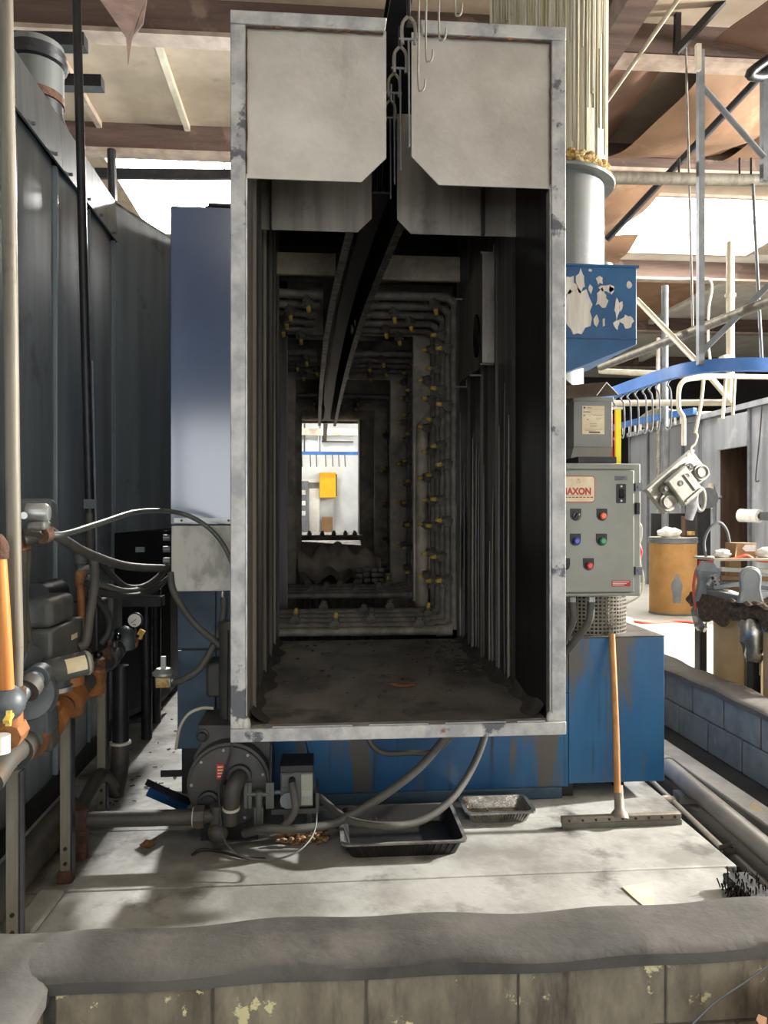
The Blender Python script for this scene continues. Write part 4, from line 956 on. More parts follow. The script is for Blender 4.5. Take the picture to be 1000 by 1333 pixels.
part('orange_block', MB().box(-1.09, -1.01, 3.2, 3.28, .84, .93), 'orange', gt, bev=.012)
part('valve_block', MB().box(-1.12, -.99, 2.58, 2.66, .76, .88), 'casting_grey', gt, bev=.01)
part('valve_block', MB().cyl(G(15, 955, -1.0), G(15, 922, -1.0), .035, n=12).cyl(G(10, 960, -1.0), G(22, 948, -1.0), .042, n=8), 'orange', gt)
part('cock_key', MB().bar(G(8, 940, -.97), G(14, 930, -.97), .02, .012).bar(G(11, 945, -.97), G(12, 925, -.97), .014, .014), 'brass', gt)
part('white_cap', MB().cyl(G(0, 980, -1.0), G(0, 957, -1.0), .03, n=16), 'white_paint', gt)
# black ball knobs
for (px, py) in ((128, 852), (153, 829)):
    k_ = G(px, py, -.98); part('ball_knob', MB().ball(k_, .019, 12, 8), 'black_gloss', gt); part('knob_stem', MB().cyl(k_, k_+Vector((-.02, .05, -.06)), .006, n=8), 'steel_grey', gt)
# rear valve bodies
part('rear_valve', MB().box(-1.12, -1.0, 3.55, 3.72, .86, 1.10), 'iron_black', gt, bev=.01)
part('rear_valve', MB().box(-1.10, -1.0, 3.8, 3.98, .92, 1.12), 'actuator', gt, bev=.01)
part('rear_valve', MB().cyl((-1.2, 3.35, 1.14), (-1.2, 3.6, 1.14), .06, n=16), 'iron_black', gt)
part('rear_elbow', MB().tube([G(160, 832), G(163, 826, -1.0), G(164, 832, -.99), G(164, 845, -.99)], .045, n=14), 'casting_grey', gt)
dr_ = thing('drain_riser', 'thick dark vertical pipe dropping from the elbow to the floor pipe', 'pipe', (G(157, 968, -1.04)))
ya = G(157, 968, -1.04)
part('pipe', MB().cyl(ya, (ya.x, ya.y, G(157, 866, -1.04).z), .042, n=16), 'iron_black', dr_)
part('white_ring', MB().lathe(ya, (0, 0, 1), [(0, .042), (0, .054), (.012, .054), (.014, .042)], 18), 'wire_light', dr_)
part('floor_bend', MB().tube([ya, ya+Vector((0, -.02, -.12)), ya+Vector((0, -.12, -.22))], .045, n=14), 'gaspipe', dr_)
# upper gas valve
uv = thing('gas_switch', 'grey gas pressure switch with silver cylinder beside the vent pipe', 'valve', G(36, 715, -1.05))
part('housing', MB().prism([G(26, 648, -1.05), G(34, 652, -1.05), G(38, 672, -1.05), G(36, 690, -1.05), G(30, 702, -1.05), G(24, 690, -1.05)], (.09, .05, 0)), 'casting_grey', uv, bev=.01)
u0 = P(36, 668, 2.72); u1 = P(60, 667, 2.70)
part('cylinder', MB().lathe(u0, (1, .02, 0), [(0, .034), ((u1-u0).length*.85, .034), ((u1-u0).length, .026)], 20), 'alu', uv)
part('flange', MB().box(P(37, 680, 2.7).x, P(60, 680, 2.7).x, 2.68, 2.76, P(45, 690, 2.7).z, P(45, 679, 2.7).z), 'actuator', uv, bev=.008)
part('manifold', MB().cyl(P(30, 702, 2.7), P(56, 694, 2.74), .026, n=12).cyl(P(44, 700, 2.7), P(44, 690, 2.72), .035, n=8), 'gaspipe', uv)
part('rust_plug', MB().cyl(P(54, 697, 2.71), P(62, 695, 2.74), .03, n=12), 'rust', uv)
part('orange_tee', MB().box(P(25, 0, 2.72).x, P(34, 0, 2.72).x, 2.70, 2.78, P(45, 718, 2.7).z, P(45, 697, 2.7).z), 'orange', uv, bev=.01)
part('screw_boss', MB().cyl(P(31, 671, 2.68), P(31, 671, 2.64), .012, n=10), 'alu', uv)
part('stem_pipe', MB().cyl(P(28, 716, 2.74), P(28, 860, 2.80), .02, n=10), 'gaspipe', uv)
# orange rods
v = thing('orange_pipe', 'bright orange gas pipe bending up beside the vent pipe', 'pipe', P(10, 895, 2.52))
part('pipe', MB().tube([P(9, 897, 2.52), P(4, 800, 2.52), P(-1, 725, 2.52)], .022, n=12), 'orange_rod', v)
part('elbow', MB().tube([P(-1, 727, 2.52), P(-1, 712, 2.52), P(-8, 702, 2.52)], .028, n=12), 'rust', v)
v = thing('copper_riser', 'upright orange pipe with brown elbow below a grey connector', 'pipe', P(107, 828, 3.55))
part('pipe', MB().cyl(P(107, 850, 3.55), P(105, 755, 3.55), .017, n=12), 'orange', v)
part('elbow', MB().tube([P(105, 762, 3.55), P(105, 748, 3.55), P(109, 742, 3.56)], .024, n=12), 'rust_light', v)
part('connector', MB().lathe(P(106, 742, 3.55), (0, 0, 1), [(0, .02), (.02, .026), (.03, .02), (.03, .03), (.075, .034), (.08, .02)], 10), 'actuator', v)
part('connector_ring', MB().cyl(P(103, 741, 3.54), P(117, 738, 3.54), .012, n=8), 'alu', v)
# gauge
gg = thing('pressure_gauge', 'round white-faced pressure gauge on a rusty elbow pipe', 'gauge', P(175, 830, 4.1))
gc = P(175.5, 807.5, 4.1)
part('case', MB().lathe(gc+Vector((0, .03, 0)), (0, -1, 0), [(0, .03), (.005, .038), (.03, .039), (.034, .036)], 24), 'iron_black', gg)
part('face', MB().cyl(gc+Vector((0, -.003, 0)), gc+Vector((0, -.0055, 0)), .034, n=24), 'gauge_face', gg)
part('needle', MB().bar(gc+Vector((-.018, -.007, -.014)), gc+Vector((.008, -.007, .007)), .003, .002, (0, 1, 0)), 'ink', gg)
part('dial_marks', MB().bar(gc+Vector((-.008, -.006, -.022)), gc+Vector((.008, -.006, -.022)), .006, .001, (0, 1, 0)), 'ink_light', gg)
part('stem', MB().cyl(gc+Vector((0, .01, -.035)), P(176, 836, 4.11), .016, n=10), 'iron_black', gg)
part('tap', MB().bar(P(182, 827, 4.08), P(186, 820, 4.08), .016, .03).bar(P(183, 832, 4.08), P(185, 822, 4.08), .025, .014), 'brass', gg)
part('elbow_pipe', MB().tube([P(178, 830, 4.11), P(177, 838, 4.11), P(172, 841, 4.1), P(146, 842, 4.0)], .014, n=10, sub=3), 'rust_light', gg)
# strut posts
for (px, yt_, lb) in ((16, 1012, 'slotted steel strut post nearest the curb under the gas train'), (85, 900, 'slotted steel strut post bolted to a rusty foot'), (132, 900, 'slotted steel strut post by the floor pipe bend')):
    b0 = PZ(px, {16: 1245, 85: 1150, 132: 1066}[px], 0); zt_ = {16: .62, 85: .72, 132: .74}[px]
    s_ = thing('strut_post', lb, 'post', b0)
    part('channel', MB().box(b0.x-.022, b0.x+.02, b0.y, b0.y+.042, .0, zt_), 'strut', s_, bev=.003)
    part('edge_lip', MB().box(b0.x+.02, b0.x+.026, b0.y, b0.y+.042, .0, zt_), 'iron_black', s_)
    part('foot_plate', MB().box(b0.x-.03, b0.x+.024, b0.y-.01, b0.y+.05, 0, .05), 'rust' if px == 85 else 'strut', s_, bev=.004)
    for z in (.08, .14): part('bolt', MB().cyl((b0.x, b0.y-.006, z), (b0.x, b0.y+.002, z), .008, n=6), 'iron_black', s_)
# floor pipes on the left
v = thing('floor_pipe', 'large scuffed grey pipe lying along the foot of the oven', 'pipe', (-1.19, 3.2, 0))
part('pipe', MB().cyl((-1.19, 2.3, .085), (-1.19, 3.75, .085), .07, n=18), 'gaspipe', v)
solo('mortar_pad', MB().prism([(-1.12, 2.55, 0), (-1.02, 2.6, 0), (-1.0, 3.1, 0), (-1.1, 3.12, 0)], (0, 0, .022)), 'concrete', 'rough mortar pad beside the large floor pipe', 'pad', bev=.015)
v = thing('burner_feed_pipe', 'grey horizontal gas pipe feeding the round burner', 'pipe', P(180, 1090, 3.45))
pa = P(98, 1068, 3.42); pb = P(262, 1063, 3.42)
part('pipe', MB().cyl(pa, pb, .034, n=16), 'gaspipe', v)
part('tee', MB().cyl(pa+Vector((-.045, 0, 0)), pa+Vector((.055, 0, 0)), .046, n=16).cyl(pa+Vector((0, 0, 0)), pa+Vector((0, .06, .01)), .046, n=16), 'rust', v)
part('back_pipe', MB().tube([pa+Vector((0, .03, .01)), pa+Vector((-.005, .4, .06)), ya+Vector((0, -.1, -.21))], .033, n=12, sub=3), 'gaspipe', v)
part('support_leg', MB().box(pa.x+.005, pa.x+.045, 3.41, 3.45, 0, pa.z-.03), 'rust', v)
part('union', MB().cyl(pb+Vector((-.03, 0, 0)), pb+Vector((.015, 0, 0)), .05, n=8), 'gaspipe', v)
part('white_band', MB().cyl(pb+Vector((-.036, 0, 0)), pb+Vector((-.03, 0, 0)), .042, n=16), 'wire_light', v)
part('valve_fitting', MB().cyl(pb, pb+Vector((.09, 0, .005)), .03, n=12).cyl(pb+Vector((.07, -.0, -.06)), pb+Vector((.07, 0, .05)), .034, n=12).ball(pb+Vector((.075, -.02, -.065)), .045, 12, 8), 'gaspipe', v)
# alley clutter behind the gas train
solo('channel_shelf', MB().box(P(130, 0, 5.0).x, P(210, 0, 5.0).x, 5.0, 5.12, P(200, 790, 5.0).z, P(200, 777, 5.0).z), 'iron_black', 'dark steel channel spanning behind the gauge', 'channel', bev=.004)
for (px, Y, lb) in ((191, 5.2, 'dark round column standing in the alley behind the gauge'), (203, 5.6, 'slim dark column farther along the alley')):
    b0 = P(px, 0, Y); solo('alley_column', MB().cyl((b0.x, Y, 0), (b0.x, Y, .95), .035, n=12), 'iron_black', lb, 'column')
mb = MB()
random.seed(17)
for k in range(60):
    p = PZ(random.uniform(140, 232), random.uniform(880, 1060), 0); mb.bar((p.x, p.y, .004), (p.x+random.uniform(-.03, .03), p.y+random.uniform(-.012, .012), .006), random.uniform(.004, .016), .004)
tag(solo('floor_scraps', mb, 'debris', 'dark flakes scattered over the alley floor', 'scraps'), kind='stuff')
b0 = PZ(192, 1103, 0)
mb = MB().ball(b0+Vector((0, 0, .015)), .03, 10, 6, (1.0, .7, .6)); 
for q in mb.v: q += Vector((.006*sin(q.z*300), .006*cos(q.x*200), 0))
solo('brown_crumb', mb, 'cardboard_brown', 'small brown crumpled lump on the pale floor', 'debris')
v = thing('loose_channel', 'black and blue steel channel offcut leaning by the base cabinet', 'offcut', PZ(215, 1035, 0))
pa_ = P(195, 1020, 3.72); pb_ = P(244, 1042, 3.85)
part('web', MB().bar(pa_, pb_, .07, .03), 'iron_black', v); part('painted_edge', MB().bar(pa_+Vector((0, -.03, -.025)), pb_+Vector((0, -.03, -.025)), .01, .045), 'blue', v)
solo('black_block', MB().box(P(209, 0, 4.2).x, P(236, 0, 4.2).x, 4.2, 4.3, P(200, 1012, 4.2).z, P(200, 1003, 4.2).z), 'black', 'flat black bar sticking out under the base cabinet', 'bar')

# ================================================================== BURNER
bc = P(297, 1023, 3.50); BR = .187
bu = thing('burner', 'dark round burner housing with bolted front disc', 'burner', (bc.x, bc.y, .03))
part('drum', MB().lathe(bc+Vector((0, .02, 0)), (0, 1, 0), [(0, BR-.01), (.005, BR), (.35, BR), (.355, BR-.02)], 40), 'burner', bu)
part('front_disc', MB().lathe(bc+Vector((0, .02, 0)), (0, -1, 0), [(0, BR-.012), (.014, BR-.014), (.018, BR-.02)], 40), 'burner', bu)
for k in range(9):
    an = k*2*pi/9+.3; part('bolt', MB().cyl(bc+Vector((cos(an)*.162, .004, sin(an)*.162)), bc+Vector((cos(an)*.162, -.006, sin(an)*.162)), .007, n=6), 'alu', bu)
bt = P(262, 946, 3.6)
part('upper_housing', MB().prism([P(257, 944, 3.6), P(305, 944, 3.6), P(352, 960, 3.6), P(352, 1010, 3.6), P(250, 1010, 3.6), P(252, 985, 3.6), P(262, 968, 3.6)], (0, .3, 0)), 'burner', bu, bev=.004)
part('plug', MB().lathe(P(264, 957, 3.6), (0, -1, 0), [(0, .03), (.01, .03), (.012, .02), (.03, .018)], 12), 'iron_black', bu)
part('sight_port', MB().lathe(P(272, 1043, 3.50), (0, -1, 0), [(0, .05), (.02, .048), (.022, .035), (.03, .033)], 20), 'iron_black', bu)
rp = P(287, 1005, 3.49)
rt = part('rating_plate', MB().box(rp.x-.018, rp.x+.016, 3.494, 3.498, rp.z-.034, rp.z+.034), 'red', bu, 'small red data plate')
for k in range(4): part('print_line', MB().box(rp.x-.013, rp.x+.011, 3.4932, 3.494, rp.z-.024+.014*k, rp.z-.018+.014*k), 'sign_cream', rt)
part('gas_elbow', MB().tube([P(312, 1010, 3.49), P(310, 1015, 3.40), P(303, 1028, 3.37), P(301, 1048, 3.38), P(300, 1070, 3.4)], .036, n=14), 'gaspipe', bu)
part('elbow_collar', MB().lathe(P(312, 1010, 3.495), (0, -1, 0), [(0, .055), (.03, .055), (.035, .042), (.06, .042)], 16), 'burner', bu)
part('side_valve', MB().box(P(289, 0, 3.4).x, P(296, 0, 3.4).x, 3.4, 3.48, P(350, 1048, 3.4).z, P(350, 1020, 3.4).z), 'iron_black', bu, bev=.006)
part('white_tape', MB().cyl(P(301, 1050, 3.378), P(301, 1053, 3.38), .038, n=14), 'wire_light', bu)
lk = MB()
for px in (320.5, 325, 349, 354): lk.bar(P(px, 1019, 3.42), P(px, 1052, 3.42), .009, .018)
lk.cyl(P(322, 1034, 3.42), P(350, 1034, 3.42), .009, n=10).cyl(P(337, 1030, 3.42), P(337, 1072, 3.42), .016, n=10).box(P(331, 0, 3.42).x, P(343, 0, 3.42).x, 3.41, 3.45, P(350, 1074, 3.42).z, P(350, 1050, 3.42).z)
part('linkage', lk, 'actuator', bu)
part('linkage_rod', MB().cyl(P(353, 970, 3.46), P(352, 1030, 3.42), .006, n=8), 'iron_black', bu)
part('pedestal', MB().box(bc.x-.13, bc.x+.13, bc.y+.06, bc.y+.3, 0, bc.z-.1), 'iron_black', bu)
# blower riser duct
bd = thing('air_duct', 'dark round air duct rising from the burner behind the hood edge', 'duct', P(302, 945, 3.7))
dx = P(301, 0, 3.7).x
part('pipe', MB().tube([(dx, 3.75, P(300, 948, 3.7).z), (dx, 3.75, .95), (dx, 3.76, P(300, 830, 3.7).z), (dx+.06, 3.8, P(300, 815, 3.7).z)], .062, n=18), 'burner', bd)
part('flange', MB().box(P(270, 0, 3.7).x, P(322, 0, 3.7).x, 3.64, 3.84, P(300, 947, 3.7).z, P(300, 940, 3.7).z), 'iron_black', bd, bev=.004)
part('side_box', MB().box(P(270, 0, 3.95).x, P(290, 0, 3.95).x, 3.9, 4.08, P(300, 905, 3.95).z, P(300, 860, 3.95).z), 'burner', bd, bev=.015)
part('seam_rod', MB().cyl(P(296, 945, 3.66), P(297, 820, 3.66), .004, n=6), 'iron_black', bd)
# modulating motor
mz = P(388, 1000, 3.42)
mm = thing('modulating_motor', 'grey modulating motor box on a bracket beside the burner', 'motor', P(388, 1062, 3.45))
x0_, x1_ = P(365, 0, 3.42).x, P(408, 0, 3.42).x; zz0, zz1 = P(350, 1052, 3.42).z, P(350, 1006, 3.42).z
part('case', MB().box(x0_, x1_, 3.42, 3.58, zz0, zz1), 'actuator', mm, bev=.005)
part('lid', MB().box(x0_-.002, x1_+.002, 3.41, 3.585, zz1, zz1+.032), 'iron_black', mm, bev=.005)
part('cover_plate', MB().box(x0_+.004, x0_+.06, 3.412, 3.42, zz1-.065, zz1-.006), 'actuator', mm, bev=.004)
part('round_cover', MB().cyl((x0_+.035, 3.418, zz0+.035), (x0_+.035, 3.405, zz0+.035), .036, n=18), 'steel_grey', mm)
part('rating_plate', MB().box(x1_-.05, x1_-.006, 3.414, 3.42, zz0+.05, zz0+.075), 'alu', mm)
part('side_cover', MB().box(x1_-.053, x1_-.004, 3.415, 3.42, zz0+.01, zz1-.01), 'panel_grey', mm)
part('bracket', MB().box(x0_-.04, x1_+.025, 3.42, 3.6, zz0-.03, zz0-.008).box(x1_+.012, x1_+.025, 3.42, 3.6, zz0-.008, zz0+.06), 'burner', mm)
part('bracket_leg', MB().box(x0_+.01, x0_+.03, 3.52, 3.56, 0, zz0-.03).box(x1_-.03, x1_-.01, 3.52, 3.56, 0, zz0-.03), 'burner', mm)
part('shaft_rod', MB().cyl((x0_-.06, 3.5, zz0+.04), (x0_, 3.5, zz0+.04), .01, n=8), 'steel_grey', mm)
part('cable_gland', MB().cyl((x0_+.052, 3.41, zz1-.03), (x0_+.052, 3.39, zz1-.035), .016, n=10), 'iron_black', mm)
# rubble under the motor bracket
random.seed(23); mb = MB()
for k in range(130):
    p = Vector((random.uniform(x0_-.02, x1_+.06), random.uniform(3.46, 3.62), random.uniform(.004, .035))); mb.ball(p, random.uniform(.006, .014), 5, 4, (1.3, 1, .8))
tag(solo('rubble', mb, 'cardboard', 'tan crumbs heaped on the floor under the modulating motor', 'rubble'), kind='stuff')

# ================================================================== HOSES AND CABLES
def hose(pts, r, m, label, cat='hose', name='hose', sub=6): return solo(name, MB().tube([P(*q) for q in pts], r, n=12, sub=sub), m, label, cat)
hose([(62, 696, 2.72), (85, 695, 2.8), (130, 681, 3.1), (180, 666, 3.5), (230, 667, 3.8), (265, 682, 3.8), (290, 708, 3.8), (306, 745, 3.75), (314, 790, 3.7)], .0115, 'cable', 'thin grey-green cable arching from the gas switch across the junction box', 'cable', 'arched_cable')
hose([(62, 690, 2.75), (85, 704, 2.9), (118, 722, 3.2), (165, 737, 3.6), (216, 740, 3.93)], .019, 'hose', 'thick grey conduit running from the gas switch to the junction box', 'conduit', 'flexible_conduit')
hose([(112, 722, 3.4), (128, 730, 3.5), (145, 748, 3.6), (165, 764, 3.7), (190, 762, 3.8), (219, 740, 3.95)], .014, 'hose_dark', 'dark hose sagging in an open loop beside the junction box', 'hose')
hose([(112, 752, 3.45), (135, 762, 3.5), (165, 770, 3.65), (195, 762, 3.85), (222, 733, 3.97)], .016, 'hose', 'grey hose sagging low below the open loop', 'hose')
hose([(112, 758, 3.42), (130, 770, 3.48), (170, 776, 3.65), (198, 768, 3.85), (223, 750, 3.95)], .015, 'hose_dark', 'lowest dark hose of the bundle entering the junction box', 'hose')
hose([(113, 718, 3.25), (122, 730, 3.27), (123, 760, 3.3), (117, 800, 3.3), (112, 835, 3.28), (102, 843, 3.26)], .019, 'hose', 'grey conduit bending down past the upright orange pipe', 'conduit', 'flexible_conduit')
hose([(33, 712, 2.78), (32, 740, 2.8), (30, 785, 2.85), (36, 840, 2.9)], .019, 'hose', 'grey conduit dropping from the gas switch to the actuator box', 'conduit', 'flexible_conduit')
hose([(118, 772, 3.5), (130, 785, 3.55), (142, 805, 3.6), (140, 825, 3.6), (130, 838, 3.58)], .017, 'hose_dark', 'short dark hose curling into the rear valve', 'hose')
hose([(222, 745, 3.9), (226, 770, 3.88), (250, 808, 3.84), (280, 835, 3.8), (300, 850, 3.8)], .017, 'hose', 'grey conduit sweeping from the junction box under the hood edge', 'conduit', 'flexible_conduit')
hose([(292, 778, 3.9), (291, 800, 3.88), (283, 830, 3.84), (262, 868, 3.82), (240, 884, 3.82), (226, 888, 3.85)], .0175, 'hose', 'grey conduit curving down from the junction box to the small sensor', 'conduit', 'flexible_conduit')
hose([(278, 922, 3.8), (262, 922, 3.8), (245, 930, 3.8), (234, 948, 3.82), (229, 975, 3.85)], .0075, 'wire_light', 'pale bent tube before the base cabinet', 'tube', 'bent_tube')
# small sensor head
ss = thing('sensor_head', 'small aluminium sensor head with yellow label hanging on a conduit', 'sensor', P(213, 895, 3.85))
sc_ = P(213, 877, 3.85)
part('dome', MB().lathe(sc_+Vector((0, 0, -.015)), (0, 0, 1), [(0, .04), (.012, .055), (.022, .055), (.03, .045), (.042, .035)], 18), 'alu', ss)
part('body', MB().box(sc_.x-.038, sc_.x+.04, 3.825, 3.885, sc_.z-.065, sc_.z-.012), 'alu', ss, bev=.008)
part('yellow_label', MB().box(sc_.x-.03, sc_.x+.03, 3.821, 3.826, sc_.z-.062, sc_.z-.012), 'foam', ss, 'worn yellow sticker')
part('probe', MB().box(sc_.x-.012, sc_.x+.012, 3.84, 3.86, sc_.z+.025, sc_.z+.085), 'alu', ss)
part('gland', MB().cyl((sc_.x+.035, 3.85, sc_.z-.035), (sc_.x+.075, 3.85, sc_.z-.035), .016, n=10), 'alu', ss)
# hoses under the hood
hose([(318, 1085, 3.40), (345, 1079, 3.35), (390, 1079, 3.36), (430, 1073, 3.40), (455, 1062, 3.42), (500, 1035, 3.45), (545, 1000, 3.5), (578, 962, 3.55), (590, 940, 3.6)], .019, 'hose', 'thick grey hose climbing from the burner valve up under the hood', 'hose')
hose([(408, 1030, 3.6), (430, 1050, 3.52), (455, 1068, 3.40), (500, 1075, 3.32), (545, 1070, 3.36), (585, 1043, 3.45), (612, 1005, 3.55), (630, 962, 3.62), (634, 930, 3.65)], .017, 'hose', 'grey hose hanging in a wide loop over the black tray', 'hose')
hose([(462, 914, 3.75), (488, 974, 3.74), (530, 980, 3.72), (575, 972, 3.72), (620, 910, 3.72)], .014, 'hose', 'short grey hose sagging just under the hood sill', 'hose')
hose([(380, 1020, 3.39), (383, 1035, 3.36), (384, 1055, 3.35), (370, 1075, 3.36), (350, 1082, 3.36)], .017, 'hose', 'grey conduit looping down from the modulating motor', 'conduit', 'flexible_conduit')
hose([(289, 1078, 3.36), (293, 1095, 3.28), (310, 1112, 3.22), (345, 1120, 3.19), (385, 1110, 3.2), (408, 1085, 3.3), (412, 1050, 3.4), (406, 1000, 3.6), (398, 965, 3.8)], .004, 'cable', 'thin wire looping onto the floor below the burner', 'wire', 'loose_wire')
solo('loose_wire', MB().tube([PZ(250, 1113, .008), PZ(262, 1106, .012), PZ(285, 1108, .01), PZ(315, 1116, .008), PZ(345, 1118, .008)], .006, n=8), 'hose_dark', 'dark wire end lying on the floor before the burner', 'wire')
hose([(303, 960, 3.44), (299, 985, 3.44), (290, 1010, 3.46), (285, 1030, 3.44), (288, 1075, 3.36)], .006, 'hose_dark', 'thin dark cable hanging down over the burner disc', 'cable', 'burner_cable')

# ================================================================== FOREGROUND THINGS
# black tray
def tray(name, cx, y0, y1, wb, h, wt, m, rim, label, cat, ribs):
    zf_ = .0; t = thing(name, label, cat, (cx, (y0+y1)/2, zf_))
    def ringp(w2, ya_, yb_, z, r=.035, n=5):
        pts = []
        for (sx, yy, a0) in ((1, yb_, 0), (-1, yb_, 90), (-1, ya_, 180), (1, ya_, 270)):
            sy = 1 if yy == yb_ else -1
            for k in range(n): an = radians(a0+k*90/(n-1)); pts.append(Vector((cx+sx*(w2-r)+r*cos(an), yy-sy*r+r*sin(an), z)))
        return pts
    g_ = (wt-wb)/2
    ro = [ringp(wb/2, y0+g_, y1-g_, zf_), ringp(wt/2, y0, y1, zf_+h), ringp(wt/2+.012, y0-.012, y1+.012, zf_+h), ringp(wt/2+.012, y0-.012, y1+.012, zf_+h-.008)]
    ri = [ringp(wt/2-.005, y0+.005, y1-.005, zf_+h), ringp(wb/2-.004, y0+g_+.004, y1-g_-.004, zf_+.006)]
    n = len(ro[0])
    def bridge(mb, A, B): 
        mb.add(A+B, [(i, (i+1) % n, n+(i+1) % n, n+i) for i in range(n)])
    mb = MB(); bridge(mb, ro[0], ro[1]); bridge(mb, ri[0], ri[1]); mb.add(ro[0], [tuple(range(n))]); mb.add(ri[1], [tuple(range(n))])
    part('basin', mb, m, t)
    mb = MB(); bridge(mb, ri[0], ro[2]); bridge(mb, ro[2], ro[3]); bridge(mb, ro[3], ro[1])
    part('rim', mb, rim, t)
    for k in range(ribs):
        u = (k+.5)/ribs; xb = cx-wb/2+.02+(wb-.04)*u; xt = cx-wt/2+.02+(wt-.04)*u
        part('rib', MB().tube([(xb, y0+g_-.001, zf_+.005), (xt, y0-.002, zf_+h-.01)], .004, n=6, sub=1), m, t)
        part('rib', MB().tube([(xb, y1-g_, zf_+.01), (xt, y1-.003, zf_+h-.008)], .004, n=6, sub=1), m, t)
    return t
tl = PZ(452, 1104, 0); trr = PZ(592, 1104, 0)
tray('black_tray', (P(443, 0, 3.5).x+P(598, 0, 3.5).x)/2, 3.30, 3.72, .47, .075, .53, 'tray_black', 'tray_rim', 'black plastic drip tray under the looping hose', 'tray', 16)
tray('foil_pan', (P(602, 0, 3.72).x+P(692, 0, 3.72).x)/2, 3.63, 3.85, .28, .06, .325, 'foil', 'foil', 'small shiny foil pan beside the black tray', 'pan', 18)
solo('pan_divider', MB().box(.81, .818, 3.70, 3.73, .0065, .045), 'debris', 'dark stub standing in the foil pan', 'stub')
# floor squeegee leaning on the tank
sb = PZ(806, 1066, .03)
sq = thing('floor_squeegee', 'floor squeegee with wooden handle leaning on the blue tank', 'squeegee', (sb.x, sb.y, 0))
l_, r_ = PZ(731, 1068, .035), PZ(885, 1062, .035)
l_.z = r_.z = .035
part('blade_holder', MB().bar(l_, r_, .035, .036), 'broom_metal', sq, bev=.004)
part('blade', MB().bar(l_+Vector((0, -.012, -.022)), r_+Vector((0, -.012, -.022)), .02, .026), 'casting', sq)
for k in range(9):
    p = l_+(r_-l_)*(k+.5)/9; part('rivet', MB().cyl(p+Vector((0, -.016, .004)), p+Vector((0, -.022, .004)), .006, n=8), 'iron_black', sq)
hb = l_+(r_-l_)*.49; tp = P(797, 826, 3.92)
part('handle', MB().tube([hb+Vector((0, .03, .11)), hb+(tp-hb)*.5, tp], [.0165, .0155], n=12, sub=6), 'broom_wood', sq)
part('socket', MB().lathe(hb, (tp-hb), [(0, .045), (.02, .04), (.04, .024), (.15, .021)], 12), 'broom_metal', sq)
# paper scrap, brush, cardboard roll, wire
p4 = [PZ(810, 1155, .002), PZ(848, 1149, .002), PZ(853, 1184, .002), PZ(845, 1186, .002), PZ(826, 1170, .002), PZ(815, 1160, .002)]
solo('paper_scrap', MB().prism(p4, (0, 0, .003)), 'paper', 'torn cream paper scrap on the concrete slab', 'paper')
cs = PZ(1006, 1188, .0); cs.x = 1.66
cb = thing('scrub_brush', 'black bristle brush lying at the edge of the slab', 'brush', (1.64, 2.62, 0))
part('block', MB().box(1.60, 1.70, 2.55, 2.95, .03, .06), 'black', cb, bev=.006)
random.seed(5); mb = MB()
for k in range(240):
    x = random.uniform(1.565, 1.70); y = random.uniform(2.55, 2.95); z = random.uniform(.0, .07); mb.bar((x, y, z*.3), (x+random.uniform(-.02, .02), y+random.uniform(-.02, .02), z+.02), .004, .004)
part('bristles', mb, 'black_gloss', cb, kind='stuff')
cc = Vector((1.20, 1.80, -.08))
cr_ = thing('cardboard_roll', 'brown ragged corrugated roll standing before the curb', 'roll', cc)
random.seed(6)
for k in range(26):
    an = 2*pi*k/26; rr = .15+random.uniform(-.012, .012); a_ = cc+Vector((cos(an)*rr, sin(an)*rr*.55, .0)); b_ = cc+Vector((cos(an)*(rr*.82), sin(an)*rr*.45, .30+random.uniform(-.05, .03)))
    part('flute', MB().bar(a_, b_, .034, .02, Vector((cos(an), sin(an), 0))), 'cardboard_brown', cr_)
part('core', MB().cyl(cc, cc+Vector((0, 0, .22)), .1, n=16), 'cardboard_brown', cr_)
solo('thin_wire', MB().tube([P(895, 1340, 2.0), P(930, 1306, 2.0), P(965, 1282, 2.0), P(1010, 1250, 2.02)], .0025, n=6), 'steel_grey', 'thin straight wire crossing before the curb blocks', 'wire')
# pipes at the right trench
v = thing('drain_pipe', 'thick pale plastic drain pipe with couplings along the slab', 'pipe', (1.97, 3.6, -.08))
da, db = Vector((1.90, 2.45, .02)), Vector((2.06, 5.2, .02)); dd_ = (db-da).normalized()
part('pipe', MB().cyl(da, db, .05, n=18), 'pvc', v)
for t_ in (1.86, 2.25): part('coupling', MB().cyl(da+dd_*t_, da+dd_*(t_+.05), .057, n=18), 'pvc', v)
for t_ in (.3, 1.6, 2.5): part('pipe_block', MB().box((da+dd_*t_).x-.06, (da+dd_*t_).x+.06, (da+dd_*t_).y-.04, (da+dd_*t_).y+.04, -.08, -.03), 'concrete', v)
v = thing('trench_hose', 'thin white pipe with a knotted dark end in the trench', 'pipe', (1.86, 3.6, -.08))
part('white_pipe', MB().cyl((1.835, 3.33, -.045), (1.92, 4.7, -.045), .014, n=10), 'white_paint', v)
part('knot', MB().ball((1.835, 3.32, -.03), .035, 10, 7, (.8, 1.1, 1)).cyl((1.80, 3.34, -.02), (1.84, 3.3, .01), .012, n=8), 'debris', v)
part('dark_pipe', MB().tube([(1.84, 3.3, -.05), (1.82, 2.9, -.05), (1.80, 2.4, -.05)], .025, n=12), 'gaspipe', v)
v = PZ(882, 1031, -.06)
mb = MB().ball((1.84, 3.97, -.04), .04, 10, 6, (1.6, .8, .6))
for q in mb.v: q.z = max(q.z, -.078); q.x += .01*sin(q.y*90)
solo('crumpled_foil', mb, 'plate', 'crumpled grey scrap lying in the trench by the tank', 'scrap')
pq = [PX(976, 1048, 2.16), PX(981, 1043, 2.16), PX(1012, 1075, 2.2), PX(1012, 1098, 2.1), PX(975, 1068, 2.1)]
